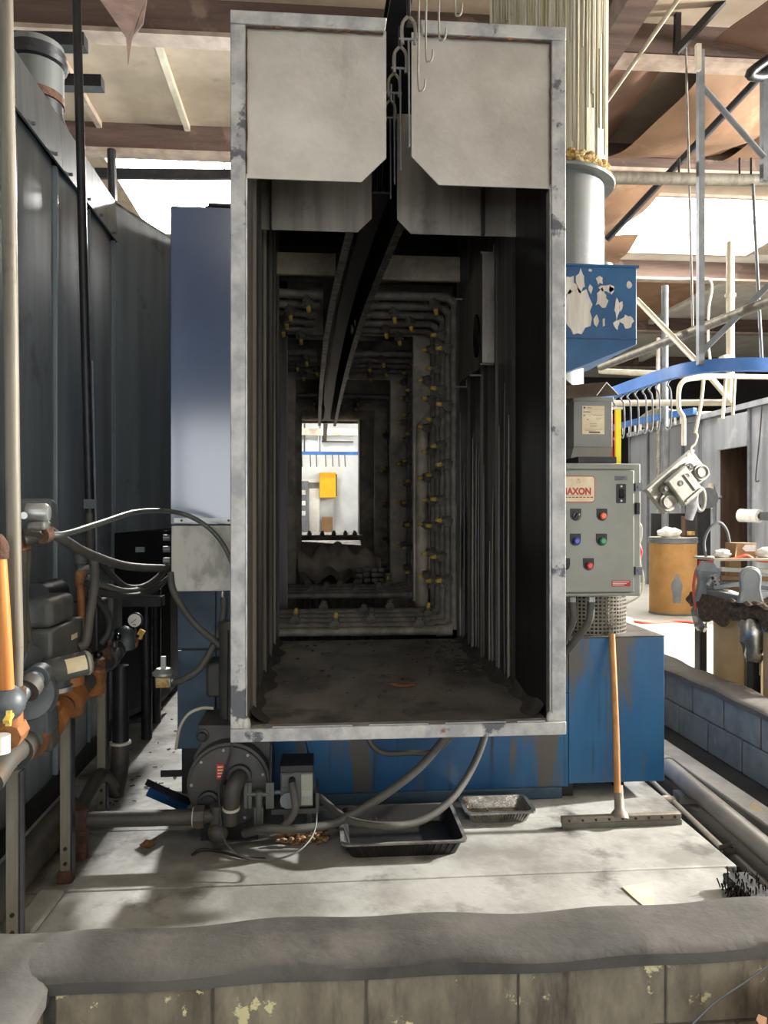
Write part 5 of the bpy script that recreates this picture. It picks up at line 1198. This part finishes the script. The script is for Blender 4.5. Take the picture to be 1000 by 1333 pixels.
solo('paper_sheet', MB().prism(pq, (.002, 0, .003)), 'paper', 'cream paper sheet propped on the drain pipe', 'paper')

# ================================================================== BACKGROUND, RIGHT
BXW = 6.8
bo = thing('paint_booth', 'long grey panelled booth with a dark doorway across the bright floor', 'booth', (BXW+1, 12.5, 0))
ysb = [8.6, 9.5, 10.45, 11.7, 12.62, 13.3, 13.95, 14.6, 15.5, 16.45]
for i, (a_, b_) in enumerate(zip(ysb, ysb[1:])):
    if i == 3:
        part('door_header', MB().box(BXW-.05, BXW, a_, b_, 2.55, 3.1), 'booth', bo, bev=.01)
        part('door_recess', MB().box(BXW+.5, BXW+.52, a_, b_, 0, 3.15), 'brown_dark', bo)
        part('door_jamb', MB().box(BXW+.01, BXW+.5, a_-.01, a_+.01, 0, 3.15), 'oven_dark', bo)
        part('door_jamb', MB().box(BXW+.01, BXW+.5, b_-.01, b_+.01, 0, 3.15), 'brown_dark', bo)
        part('door_leaf', MB().box(BXW+.02, BXW+.3, a_+.02, a_+.05, 0, 1.7), 'booth', bo)
        continue
    part('wall_panel', MB().box(BXW, BXW+.04, a_+.008, b_-.008, 0, 3.2), 'booth', bo, bev=.008)
    part('panel_rib', MB().box(BXW-.04, BXW+.0, b_-.05, b_+.01, 0, 3.15), 'steel_grey', bo)
part('top_rail', MB().box(BXW-.06, BXW+.1, 8.6, 16.5, 3.15, 3.24), 'booth', bo)
part('end_wall', MB().box(BXW+.05, 9.5, 16.41, 16.45, 0, 3.2), 'booth', bo)
part('booth_roof', MB().box(BXW+.05, 9.5, 8.6, 16.4, 3.2, 3.23), 'booth', bo)
part('bright_frame', MB().box(BXW-.06, BXW-.03, 12.78, 12.92, 1.55, 2.0), 'cream', bo)
part('door_handle', MB().tube([(BXW-.02, 12.55, 1.75), (BXW-.16, 12.5, 1.72), (BXW-.16, 12.5, 1.35), (BXW-.02, 12.55, 1.3)], .03, n=8, sub=1), 'steel_grey', bo)
# white roll on a bracket
rl = thing('paper_roll', 'white paper roll fixed on the booth wall by the doorway', 'roll', P(978, 680, 10.6))
ra = P(964, 671, 10.75); rb_ = P(989, 672, 10.45)
part('roll', MB().cyl(ra, rb_, .095, n=20), 'rag', rl); part('core', MB().cyl(rb_, rb_+(rb_-ra).normalized()*.012, .04, n=12), 'ink', rl)
part('holder', MB().bar(rb_, rb_+Vector((.55, 0, 0)), .03, .12), 'steel_grey', rl)
# fibre drum with clutter
dm = Vector((5.2, 11.0, 0)); dz = P(875, 700, 10.7).z
fd = thing('fibre_drum', 'brown fibre drum with silver rim standing on the bright floor', 'drum', dm)
part('shell', MB().cyl(dm, dm+Vector((0, 0, dz-.08)), .335, n=32), 'drum', fd)
part('rim_band', MB().lathe(dm+Vector((0, 0, dz-.09)), (0, 0, 1), [(0, .336), (.01, .35), (.05, .35), (.06, .342), (.08, .352), (.09, .335)], 32), 'steel_grey', fd)
part('top_disc', MB().cyl(dm+Vector((0, 0, dz-.005)), dm+Vector((0, 0, dz+.002)), .335, n=32), 'cream', fd)
part('bottom_band', MB().cyl(dm, dm+Vector((0, 0, .03)), .342, n=32), 'steel_grey', fd)
def smf(u, v):
    rr = u*(1+.12*sin(5*2*pi*v)); aa = -pi/2-.28+.22*rr*cos(2*pi*v); return (dm.x+.3375*cos(aa), dm.y+.3375*sin(aa), .38+.21*rr*sin(2*pi*v))
mb = MB().grid(smf, 5, 24)
part('grey_smear', mb, 'steel_grey', fd)
mb = MB().ball((5.08, 10.86, dz+.06), .14, 16, 10, (1.25, .9, .55)); random.seed(8)
for q in mb.v: q += Vector((random.uniform(-.02, .02), random.uniform(-.02, .02), random.uniform(-.015, .03))); q.z = max(q.z, dz+.003)
solo('white_rag', mb, 'rag', 'crumpled white rag on top of the fibre drum', 'rag')
bxs = thing('socket_box', 'dark metal socket box standing on the fibre drum beside the rag', 'box', (5.42, 10.95, dz))
part('case', MB().box(5.32, 5.5, 10.88, 11.0, dz+.003, dz+.31), 'brown_dark', bxs, bev=.006)
part('face', MB().box(5.345, 5.475, 10.872, 10.88, dz+.1, dz+.28), 'black', bxs); part('yellow_tag', MB().box(5.36, 5.47, 10.868, 10.88, dz+.03, dz+.09), 'foam', bxs)
pb_ = P(848, 698, 11.9); pc = P(900, 668, 11.9)
solo('backdrop_board', MB().box(pb_.x, pc.x, 11.9, 11.93, 0, pc.z), 'oven_dark', 'dark upright panel with pale edge behind the fibre drum', 'panel', bev=.01)
ms_ = thing('dark_machine', 'dark upright machine column behind the fibre drum', 'machine', P(920, 745, 11.4))
pa1 = P(907, 745, 11.4); pa2 = P(926, 640, 11.4)
part('column', MB().box(pa1.x, pa2.x, 11.4, 11.8, 0, pa2.z), 'iron_black', ms_, bev=.02)
part('head', MB().cyl((pa2.x-.1, 11.3, pa2.z-.1), (pa2.x-.1, 11.7, pa2.z-.1), .16, n=20), 'steel_grey', ms_)
part('red_cover', MB().box(pa1.x+.02, pa2.x+.02, 11.36, 11.4, .4, .75), 'red', ms_, bev=.01)
# hanging casting (tilted)
ct = thing('hanging_casting', 'pale grey cast housing hanging tilted from a hook', 'casting', P(885, 665, 9.0))
cc0 = P(886, 628, 9.0); k = 9.05/1000; an = radians(38)
ux = Vector((cos(an), .12, sin(an))).normalized(); uz = Vector((-sin(an), 0, cos(an)))
uy = uz.cross(ux).normalized()
def cbx(x0, x1, z0, z1, y0, y1):
    mb = MB(); mb.box(x0*k, x1*k, y0*k, y1*k, z0*k, z1*k); mb.v = [cc0+ux*q.x+uy*q.y+uz*q.z for q in mb.v]; return mb
def cring(x, z, r, y0, y1, prof=None):
    c = cc0+ux*(x*k)+uz*(z*k)+uy*(y0*k); d_ = uy*(y1-y0)
    return MB().lathe(c, d_, prof or [(0, r*k), (abs(y1-y0)*k*.6, r*k), (abs(y1-y0)*k*.6, r*.75*k), (abs(y1-y0)*k, r*.7*k), (abs(y1-y0)*k*.7, r*.5*k)], 24)
part('base_plate', cbx(-44, 44, -20, 22, 2, 12), 'casting', ct, bev=.012)
part('cover', cbx(-20, 16, -26, 16, -10, 2), 'casting', ct, bev=.02)
part('lip', cbx(-45, 45, 19, 23, 0, 13), 'casting', ct, bev=.005)
part('round_boss', cring(33, -8, 11, 2, -5), 'casting', ct); part('round_boss', cring(-32, -9, 12, 2, -5), 'casting', ct)
part('small_boss', cring(22, 9, 6.5, 2, -6), 'casting', ct); part('small_boss', cring(-26, 8, 6, 2, -6), 'casting', ct)
for (x, z, r_) in ((22, 9, 3.2), (-26, 8, 3.2), (-6, 2, 4), (8, 4, 3)): part('bore', cring(x, z, r_, -6 if abs(x) > 10 else -10, -7.5 if abs(x) > 10 else -11.5), 'ink', ct)
part('rib', cbx(-16, 12, -22, -20, -13, -10), 'casting', ct); part('rib', cbx(4, 6, -18, 8, -12, -10), 'casting', ct)
part('neck', MB().tube([P(898, 648, 9.15), P(901, 658, 9.25), P(897, 676, 9.3)], [.09, .05], n=14), 'steel_grey', ct)
hp_ = P(901, 590, 9.0)
part('hook', MB().tube([P(905, 560, 9.0), P(908, 568, 9.0), P(905, 578, 9.0), P(900, 583, 9.0), P(901, 592, 9.0)], .012, n=8), 'cream', ct)
rg = P(912, 650, 9.28)
solo('oval_gasket', MB().tube([rg+Vector((.055*cos(a), 0, .14*sin(a))) for a in [j*pi/8 for j in range(17)]], .026, n=8, sub=2), 'casting', 'oval cast ring hanging behind the tilted casting', 'ring')

# ---- parts table with burlap skirt and drums
tb = thing('parts_table', 'work table with black legs and shaggy brown padded edge', 'table', (3.7, 5.7, 0))
TZ = .80
part('top_board', MB().box(3.03, 4.6, 4.6, 6.08, TZ, TZ+.04), 'steel_grey', tb)
def bf(u, v):
    y = 4.6+1.5*u; return (3.03-.03*sin(pi*v)+.012*sin(40*u)*sin(9*v), y, TZ+.045-(.16+.05*sin(9*u+1)+.025*sin(31*u))*v)
part('padded_skirt', MB().grid(bf, 60, 10, (.02, 0, 0)), 'burlap', tb)
part('padded_top', MB().grid(lambda u, v: (3.0+.5*v, 4.6+.85*u, TZ+.05+.012*sin(25*u+14*v)+.01*sin(45*v)), 40, 20, (0, 0, -.008)), 'burlap', tb)
for (x, y) in ((3.06, 5.98), (3.06, 5.22), (4.5, 5.98), (4.5, 4.7)):
    lg = part('leg', MB().box(x-.03, x+.03, y-.045, y+.045, 0, TZ), 'black', tb, bev=.004)
p = P(985, 855, 5.17)
part('leg_sticker', MB().box(3.075, 3.088, 5.172, 5.174, .35, .52), 'paper', tb)
mb = MB()
for (y, zc, h_, w2) in ((5.2, .64, .2, .075), (5.96, .68, .14, .05)):
    random.seed(int(y*10))
    wp = MB().lathe((3.05, y, zc-h_), (0, 0, 1), [(0, w2*.6), (h_*.25, w2*.9), (h_*.5, w2*.8), (h_*.8, w2*1.25), (h_*1.2, w2*1.35), (h_*1.5, w2*.9)], 14)
    for q in wp.v: q += Vector((random.uniform(-.012, .012), random.uniform(-.012, .012), random.uniform(-.012, .012)))
    part('plastic_wrap', wp, 'foil', tb)
for (x, y, r_, lb) in ((3.22, 5.70, .18, 'tan fibre drum stored under the parts table behind the first leg'), (3.22, 4.98, .2, 'tan fibre drum under the parts table next to the stickered leg')):
    d_ = thing('storage_drum', lb, 'drum', (x, y, 0))
    part('shell', MB().cyl((x, y, 0), (x, y, .72), r_, n=32), 'drum_tan', d_); part('hoop', MB().cyl((x, y, .68), (x, y, .74), r_+.008, n=32), 'steel_grey', d_); part('seam', MB().box(x-.05, x-.044, y-r_-.002, y-r_+.004, 0, .7), 'brown_dark', d_)
# grey plates and bars on the table
zt_ = TZ+.05
def onT(px, py, z=TZ+.05): return PZ(px, py, z)
Yk = 5.75
def kplate(cx, y, z0, w0, w1, h, m, label, lean=0):
    pts = []
    for s in (1, -1):
        prof = [(w1*.95, 0), (w1*.85, h*.12), (w1*.72, h*.35), (w0*.9, h*.55)]
        if s == 1: pts += [(cx+a, y, z0+b) for a, b in prof]+[(cx+w0*cos(t), y, z0+h*.62+h*.38*sin(t)) for t in [pi*j/12 for j in range(1, 12)]]
        else: pts += [(cx-a, y, z0+b) for a, b in reversed(prof)]
    t = thing('machined_plate', label, 'plate', (cx, y, z0))
    part('plate', MB().prism(pts, (0, .035, 0)), m, t, bev=.004)
    ins = MB().tube([Vector((cx+(q[0]-cx)*.8, y-.002, z0+.012+(q[2]-z0)*.88)) for q in pts], .005, n=6, sub=1)
    part('raised_rim', ins, 'alu', t)
    return t
c = P(978.5, 785, 5.25)
kplate(c.x, 5.25, c.z, .083, .10, P(978, 741, 5.25).z-c.z+.02, 'grey_part', 'grey keyhole-shaped machined plate standing on the padded table edge')
c = P(922, 788, 6.3); v = thing('bracket_casting', 'blue-grey cut-out casting standing at the table corner', 'casting', c)
part('plate', MB().prism([P(906, 784, 5.9), P(934, 775, 5.9), P(939, 742, 5.9), P(930, 736, 5.9), P(915, 735, 5.9), P(908, 742, 5.9), P(912, 757, 5.9)], (0, .05, 0)), 'grey_part', v, bev=.006)
part('top_lobe', MB().prism([P(910, 744, 5.88), P(938, 746, 5.88), P(930, 733, 5.88), P(918, 730, 5.88)], (0, .06, 0)), 'grey_part', v, bev=.006)
v = thing('angle_bracket', 'white drilled angle bracket leaning on the table parts', 'bracket', P(925, 768, 5.8))
part('strap', MB().bar(P(927, 748, 5.8), P(934, 764, 5.8), .045, .02, (0, 1, 0)), 'alu', v); part('strap', MB().bar(P(921, 762, 5.8), P(928, 750, 5.8), .02, .02), 'alu', v); part('arm', MB().bar(P(930, 765, 5.8), P(963, 760, 5.7), .03, .03), 'grey_part', v)
for q in ((929, 753), (931, 757), (932, 761)): part('hole', MB().cyl(P(q[0], q[1], 5.789), P(q[0], q[1], 5.775), .008, n=8), 'ink', v)
solo('steel_channel', MB().bar(P(912, 768, 6.05), P(967, 781, 5.45), .06, .06), 'grey_part', 'grey steel channel lying along the padded table edge', 'channel', bev=.004)
for i, (pa1, pb1, m, lb) in enumerate((((938, 767, 5.9), (966, 778, 5.5), 'white_paint', 'white bar lying askew behind the steel channel'), ((938, 752, 5.95), (1010, 754, 5.85), 'cardboard', 'brown plank lying across the table'), ((938, 741, 5.98), (1010, 744, 5.9), 'white_paint', 'white plank stacked above the brown plank'),
                              ((936, 759, 5.85), (1010, 766, 5.7), 'steel_grey', 'dull steel bar below the brown plank'))):
    solo('flat_bar', MB().bar(P(*pa1), P(*pb1), .06, .035), m, lb, 'bar', bev=.004)
# shelf of goods at the rear of the table
solo('pallet_board', MB().box(P(915, 0, 5.9).x, 4.5, 5.72, 6.06, 1.12, 1.14), 'cream', 'pale board carrying boxes at the back of the table', 'board', bev=.004)
for x in (3.3, 4.35): solo('board_block', MB().box(x, x+.1, 5.98, 6.05, TZ+.04, 1.12), 'cardboard', 'brown block propping up the pale board', 'block', 'blocks under the pale board', bev=.004)
cbx_ = thing('carton', 'small brown carton with white arrow label on the pale board', 'carton', P(972, 728, 5.8))
x0c, x1c = P(958, 0, 5.8).x, P(985, 0, 5.8).x; z0c, z1c = 1.14, P(972, 707, 5.8).z
part('box', MB().box(x0c, x1c, 5.8, 5.96, z0c, z1c), 'cardboard', cbx_, bev=.003); part('white_label', MB().prism([(x0c+.05, 5.799, z1c-.04), (x0c+.08, 5.799, z1c-.012), (x1c-.01, 5.799, z1c-.012), (x1c-.01, 5.799, z1c-.065), (x0c+.08, 5.799, z1c-.065)], (0, -.002, 0)), 'rag', cbx_)
part('flap', MB().prism([(x0c, 5.8, z0c), (x0c-.03, 5.76, z0c), (x0c-.02, 5.76, z0c+.06), (x0c, 5.8, z0c+.08)], (.004, .004, 0)), 'cardboard', cbx_)
for (px, py, r_, lb) in ((940, 722, .05, 'white crumpled wipe on the pale board beside the carton'), (997, 722, .06, 'white crumpled wipe on the pale board past the carton')):
    c = P(px, py, 5.8); mb = MB().ball((c.x, c.y, 1.14+r_*.6), r_, 12, 8, (1.5, 1, .7)); random.seed(px)
    for q in mb.v: q += Vector((random.uniform(-.01, .01), random.uniform(-.01, .01), random.uniform(-.006, .01))); q.z = max(q.z, 1.141)
    solo('wipe', mb, 'rag', lb, 'wipe')
solo('red_cable', MB().tube([P(945, 730, 5.75), P(960, 726, 5.75), P(972, 723, 5.75), P(985, 729, 5.75), P(1005, 731, 5.75)], .012, n=8), 'red_cord', 'coil of reddish cable lying before the carton', 'cable')
solo('air_hose', MB().tube([P(919, 725, 5.95), P(917, 705, 5.95), P(924, 688, 5.95), P(936, 680, 5.95), P(946, 690, 5.95), P(951, 712, 5.95), P(953, 726, 5.95)], .012, n=8), 'steel_grey', 'grey air hose arching above the parts table', 'hose')
solo('red_air_hose', MB().tube([P(914, 732, 5.95), P(906, 745, 5.95), P(903, 770, 5.95), P(907, 795, 5.95), P(913, 812, 5.95)], .012, n=8), 'red_cord', 'red air hose hanging down the table corner', 'hose')
solo('floor_hose', MB().tube([PZ(808, 806, .012), PZ(840, 811, .012), PZ(880, 809, .012), PZ(912, 812, .012)], .02, n=8), 'red_cord', 'red hose lying across the bright floor behind the tank', 'hose')
solo('floor_board', MB().prism([PZ(812, 803, .01), PZ(823, 806, .01), PZ(828, 818, .01), PZ(814, 814, .01)], (0, 0, .02)), 'white_paint', 'white board lying on the bright floor behind the tank', 'board')
# hanging red cloth / cord by the panel
v = thing('red_tag', 'small red cloth tag hanging on a white cord beside the control panel', 'tag', P(832, 735, 3.87))
part('cloth', MB().prism([P(829, 710, 3.87), P(834, 708, 3.87), P(837, 718, 3.87), P(834, 731, 3.87), P(829, 728, 3.87)], (.01, .02, 0)), 'red', v, bev=.004)
part('clip', MB().box(P(830, 0, 3.87).x, P(835, 0, 3.87).x, 3.87, 3.872, P(832, 735, 3.87).z, P(832, 730, 3.87).z), 'rag', v)
part('cord', MB().tube([P(820, 678, 3.83), P(834, 683, 3.87), P(835, 700, 3.87), P(832, 712, 3.87), P(834, 735, 3.87), P(838, 755, 3.87), P(833, 775, 3.87), P(815, 786, 3.87)], .005, n=8), 'wire_light', v)

# ---- overhead conveyor, posts and pipes on the right
def path3(pts, z): return [PZ(x, y, z) for x, y in pts]
def rail3(pts, w_, h_): 
    mb = MB(); pts = spline(pts, 6)
    for a_, b_ in zip(pts, pts[1:]): pass
    n = len(pts); vs = []
    for i, p in enumerate(pts):
        d = (pts[min(i+1, n-1)]-pts[max(i-1, 0)]); d.z = 0; d.normalize(); x = Vector((d.y, -d.x, 0))
        vs += [p-x*w_/2-Vector((0, 0, h_/2)), p+x*w_/2-Vector((0, 0, h_/2)), p+x*w_/2+Vector((0, 0, h_/2)), p-x*w_/2+Vector((0, 0, h_/2))]
    fs = [(i*4+j, i*4+(j+1) % 4, (i+1)*4+(j+1) % 4, (i+1)*4+j) for i in range(n-1) for j in range(4)]+[(0, 1, 2, 3), tuple((n-1)*4+j for j in range(4))]
    return mb.add(vs, fs)
solo('curved_rail', rail3(path3([(760, 528), (800, 511), (840, 497), (870, 487), (905, 479), (950, 475), (1005, 475), (1060, 478)], 2.72), .07, .105), 'rail_blue', 'blue curved overhead conveyor rail above the hanging hooks', 'rail')
solo('straight_rail', rail3(path3([(790, 559), (830, 549), (870, 541), (905, 535)], 3.0), .07, .1), 'rail_blue', 'lower blue conveyor rail passing over the booth end', 'rail')
rp1 = spline(path3([(760, 528), (800, 511), (840, 497), (870, 487), (905, 479), (950, 475), (1005, 475), (1060, 478)], 2.72), 40)
def near(pts, px):
    best = None
    for p in pts:
        d = p-Vector((0, 0, CAMZ)); dep = d.x*sin(YAW)+d.y*cos(YAW); x = 500+1000*(d.x*cos(YAW)-d.y*sin(YAW))/dep
        if best is None or abs(x-px) < best[0]: best = (abs(x-px), p)
    return best[1]
for px in (802, 812, 821, 831, 841, 849, 858, 873):
    e = near(rp1, px)-Vector((0, 0, .32))
    solo('rail_hook', MB().tube([e+Vector((0, 0, .268)), e+Vector((-.03, 0, .22)), e+Vector((0, 0, .16)), e+Vector((.005, 0, -.05)), e+Vector((-.01, 0, -.16)), e+Vector((-.035, 0, -.15))], .008, n=6), 'steel_grey', 'grey wire hook hanging under the blue curved rail', 'hook', 'hooks on the curved rail')
rp2 = spline(path3([(790, 559), (830, 549), (870, 541), (905, 535)], 3.0), 40)
for i in range(11):
    p = near(rp2, 812+i*7.5)
    solo('trolley_pin', MB().cyl(p+Vector((0, 0, -.049)), p+Vector((0, 0, -.16)), .02, n=8), 'white_paint', 'white trolley pin under the lower blue rail', 'pin', 'trolley pins on the lower rail')
def rod(name, a_, b_, r, m, label, cat, Y=None, n=10): return solo(name, MB().cyl(P(*a_), P(*b_), r, n=n), m, label, cat)
solo('steel_post', MB().bar(P(912, 475, 6.2), P(912, 66, 6.2), .05, .05), 'steel_grey', 'grey square steel post carrying the blue curved rail', 'post')
solo('post_bracket', MB().bar(P(909, 92, 6.15), P(909, 58, 6.15), .04, .04), 'cream', 'pale bracket clamped at the top of the grey steel post', 'bracket')
rod('truss_brace', (912, 110, 6.2), (995, 205, 6.2), .024, 'steel_grey', 'grey diagonal brace from the steel post to the right upright', 'brace')
solo('steel_post', MB().bar(P(996, 236, 6.3), P(996, 95, 6.3), .06, .06), 'steel_grey', 'grey steel upright rising from the brown sprinkler pipe', 'post')
rod('diagonal_pipe', (790, 312, 7.6), (1010, 78, 6.5), .035, 'iron_black', 'black diagonal pipe rising behind the steel post', 'pipe')
solo('pipe_elbow', MB().tube([P(1008, 72, 6.2), P(985, 88, 6.2), P(976, 97, 6.2), P(986, 100, 6.25), P(997, 99, 6.3)], .04, n=10, sub=3), 'iron_black', 'black pipe elbow meeting the right steel upright', 'elbow')
v = thing('sprinkler_pipe', 'brown-grey sprinkler pipe running level behind the duct flange', 'pipe', P(790, 232, 7.7))
part('pipe', MB().cyl(P(770, 231, 6.6), P(1060, 236, 6.75), .055, n=14), 'strut', v)
for px in (884, 963, 978): part('hanger', MB().cyl(P(px, 226, 6.66), P(px, 206, 6.7), .01, n=6), 'iron_black', v)
v = thing('level_bar', 'dark level bar crossing below the skylight left of the hood', 'bar', P(230, 228, 9.4))
part('bar', MB().bar(P(124, 226, 9.35), P(330, 228, 9.45), .05, .12), 'iron_black', v)
for px in (292, 325): part('hanger', MB().cyl(P(px, 222, 9.4), Vector((P(px, 222, 9.4).x, 9.4, 6.0)), .012, n=6), 'iron_black', v)
v = thing('roof_bracket', 'black V-shaped pipe bracket hanging from the first roof beam', 'bracket', P(881, 70, 6.7))
part('upright', MB().bar(P(883, -10, 6.7), P(881, 68, 6.7), .05, .05), 'black', v); part('diagonal', MB().bar(P(880, 68, 6.7), P(950, -8, 6.5), .06, .06), 'black', v)
rod('hanger_rod', (893, 62, 6.7), (902, 425, 6.7), .01, 'pipe_dark', 'thin brown hanger rod beside the grey steel post', 'rod')
rod('hanger_rod', (980, 236, 6.7), (992, 473, 6.12), .014, 'steel_grey', 'thin grey hanger rod by the right end of the curved rail', 'rod')
rod('long_brace', (782, 478, 8.2), (1012, 388, 5.7), .04, 'strut', 'long grey-brown pipe rising over the blue curved rail', 'pipe')
solo('flat_brace', MB().bar(P(914, 458, 6.2), P(1010, 362, 6.0), .045, .045), 'steel_grey', 'grey angle brace rising from the foot of the steel post', 'brace')
rod('cream_brace', (829, 390, 7.4), (908, 472, 6.25), .026, 'cream', 'cream diagonal pipe brace meeting the blue curved rail', 'brace')
rod('slim_post', (866, 372, 11), (866, 800, 11), .05, 'steel_grey', 'slim grey post behind the cream diagonal brace', 'post')
rod('slim_post', (857, 440, 14), (857, 770, 14), .04, 'pipe_dark', 'thin dark post in the shaded back area', 'post')
v = thing('cream_riser', 'cream vertical conduit with square box over the booth', 'conduit', P(951, 640, 10))
part('pipe', MB().cyl(P(951, 315, 10), P(951, 525, 10), .055, n=12), 'cream', v); part('joint', MB().cyl(P(951, 383, 10), P(951, 387, 10), .075, n=12), 'cream', v)
part('box', MB().box(P(943, 0, 9.9).x, P(957, 0, 9.9).x, 9.9, 10.05, P(951, 470, 9.9).z, P(951, 462, 9.9).z), 'cream', v)
solo('thin_conduit', MB().tube([P(818, 361, 9.0), P(880, 363, 9.0), P(915, 362, 9.0), P(925, 366, 9.0), P(927, 378, 9.0), P(923, 400, 9.0), P(922, 440, 9.0), P(925, 472, 9.0)], .015, n=8, sub=4), 'wire_light', 'thin pale conduit bending down beside the steel post', 'conduit')
rod('cream_pipe', (790, 525, 11), (957, 524, 10), .045, 'cream', 'cream level pipe under the hanging rail hooks', 'pipe')
rod('cream_pipe', (782, 483, 10.8), (905, 489, 9.06), .04, 'cream', 'cream level pipe just under the blue curved rail', 'pipe')
rod('cream_pipe', (900, 489, 9.05), (1010, 491, 9.0), .032, 'cream', 'cream level pipe passing behind the cream riser box', 'pipe')
rod('cream_brace', (926, 492, 9.8), (950, 520, 10), .04, 'cream', 'short cream brace beside the cream riser', 'brace')
solo('pipe_bend', MB().tube([P(930, 491, 9.03), P(900, 493, 9.03), P(889, 497, 9.03), P(884, 508, 9.03), P(884, 532, 9.03), P(890, 545, 9.03), P(890, 580, 9.03)], .03, n=8, sub=4), 'cream', 'cream pipe bending down in front of the booth panels', 'pipe')
solo('cord_drop', MB().tube([P(916, 489, 9.03), P(914, 515, 9.0), P(910, 540, 9.0), P(905, 564, 9.0)], .022, n=8), 'cream', 'cream drop pipe above the tilted casting', 'pipe')
for (a_, b_, lb) in (((945, 490, 9.03), (941, 545, 9.03), 'slim cream conduit left of the cream riser'), ((957, 490, 9.03), (954, 540, 9.03), 'slim cream conduit right of the cream riser')):
    rod('slim_conduit', a_, b_, .02, 'cream', lb, 'conduit')
solo('plastic_sheet', MB().grid(lambda u, v: (6.3+1.2*u, 13.2+2.2*v, 3.26+.18*sin(pi*v)*(1-u)+.03*sin(14*u+6*v)), 16, 12, (0, 0, .01)), 'cream', 'pale crumpled sheet lying on the booth roof', 'sheet')
solo('roof_box', MB().box(7.0, 8.0, 9.4, 11.2, 3.245, 3.42), 'cream', 'flat cream box sitting on the booth roof', 'box', bev=.01)
solo('dangling_cable', MB().tube([PX(992, 529, 6.735), PX(990, 560, 6.735), PX(986, 600, 6.735), PX(984, 625, 6.735), PX(988, 626, 6.735)], .01, n=6), 'ink', 'thin dark cable hanging before the booth wall', 'cable')
# dark equipment far back right
solo('back_tank', MB().cyl((4.6, 21, 0), (4.6, 21, 4.1), 1.2, n=24), 'dark_wall', 'large dark round vessel in the shaded back area', 'tank')

# ================================================================== BEYOND THE EXIT
Yb = 22.4
ybx = thing('yellow_cabinet', 'bright yellow wall cabinet seen through the tunnel exit', 'cabinet', P(428, 648, Yb))
y0_, y1_ = P(416, 648, Yb), P(437.5, 615, Yb)
part('body', MB().box(y0_.x, y1_.x, Yb, 22.95, y0_.z, y1_.z), 'yellow_box', ybx, bev=.02)
part('side_vents', MB().box(y1_.x, y1_.x+.03, Yb+.02, Yb+.3, y0_.z+.05, y1_.z-.05), 'ink', ybx)
gcb = thing('grey_locker', 'grey locker cabinet seen through the tunnel exit', 'cabinet', P(395, 690, 21.5))
g0, g1 = P(388.5, 684, 21.5), P(401.5, 626, 21.5)
part('body', MB().box(g0.x, g1.x, 21.5, 22.0, 0, g1.z), 'steel_grey', gcb, bev=.01)
for py in (641, 655, 668): part('notice', MB().box(g0.x+.08, g1.x-.08, 21.49, 21.5, P(425, py+3, 21.5).z, P(425, py-3, 21.5).z), 'rag', gcb)
v = thing('exit_rail', 'blue conveyor rail crossing beyond the tunnel exit', 'rail', P(425, 592, 19))
part('rail', MB().box(-3.2, 3.0, 18.95, 19.05, P(425, 592, 19).z, P(425, 588, 19).z), 'rail_blue', v)
for x in (-3.1, 2.9): part('post', MB().box(x-.05, x+.05, 18.95, 19.05, 0, P(425, 592, 19).z), 'rail_blue', v)
for px in (393, 404, 412, 424, 433, 441, 449): 
    p = P(px, 591.8, 19); solo('exit_hook', MB().tube([p+Vector((0, 0, .06)), p+Vector((0, 0, -.06)), p+Vector((.01, 0, -.3))], .012, n=6), 'ink', 'small hook under the blue rail beyond the tunnel exit', 'hook', 'hooks beyond the exit')
solo('wall_shelf', MB().box(P(383, 0, 22.6).x, P(416, 0, 22.6).x, 22.6, 22.95, P(425, 628, 22.6).z, P(425, 624, 22.6).z), 'white_paint', 'white conduit trunking beside the yellow cabinet', 'trunking')
solo('wall_carton', MB().box(P(419, 0, 22.5).x, P(433, 0, 22.5).x, 22.5, 22.9, 0, P(425, 673, 22.5).z), 'cardboard', 'tan carton stack against the white wall below the yellow cabinet', 'carton', bev=.01)
solo('white_board', MB().box(P(403, 0, 22.6).x, P(416, 0, 22.6).x, 22.6, 22.7, 0, P(425, 636, 22.6).z), 'white_paint', 'white board leaning by the grey locker', 'board')
v = thing('glass_partition', 'framed upper wall panels beyond the tunnel exit', 'partition', P(425, 585, 20.5))
for (a_, b_) in ((383, 395.5), (397.5, 414), (419, 460)): part('panel', MB().box(P(a_, 0, 20.5).x, P(b_, 0, 20.5).x, 20.5, 20.54, P(425, 587, 20.5).z, P(425, 567, 20.5).z), 'white_wall', v)
for px in (396.5, 416.5): part('post', MB().box(P(px-1, 0, 20.45).x, P(px+1, 0, 20.45).x, 20.42, 20.5, P(425, 590, 20.45).z, 6.0), 'ink' if px < 400 else 'steel_grey', v)
part('rail', MB().box(P(419, 0, 20.45).x, P(460, 0, 20.45).x, 20.42, 20.5, P(425, 575.5, 20.45).z, P(425, 574, 20.45).z), 'ink', v)
part('head_rail', MB().box(P(380, 0, 20.45).x, P(465, 0, 20.45).x, 20.4, 20.5, P(425, 567, 20.45).z, P(425, 558, 20.45).z), 'partition', v)
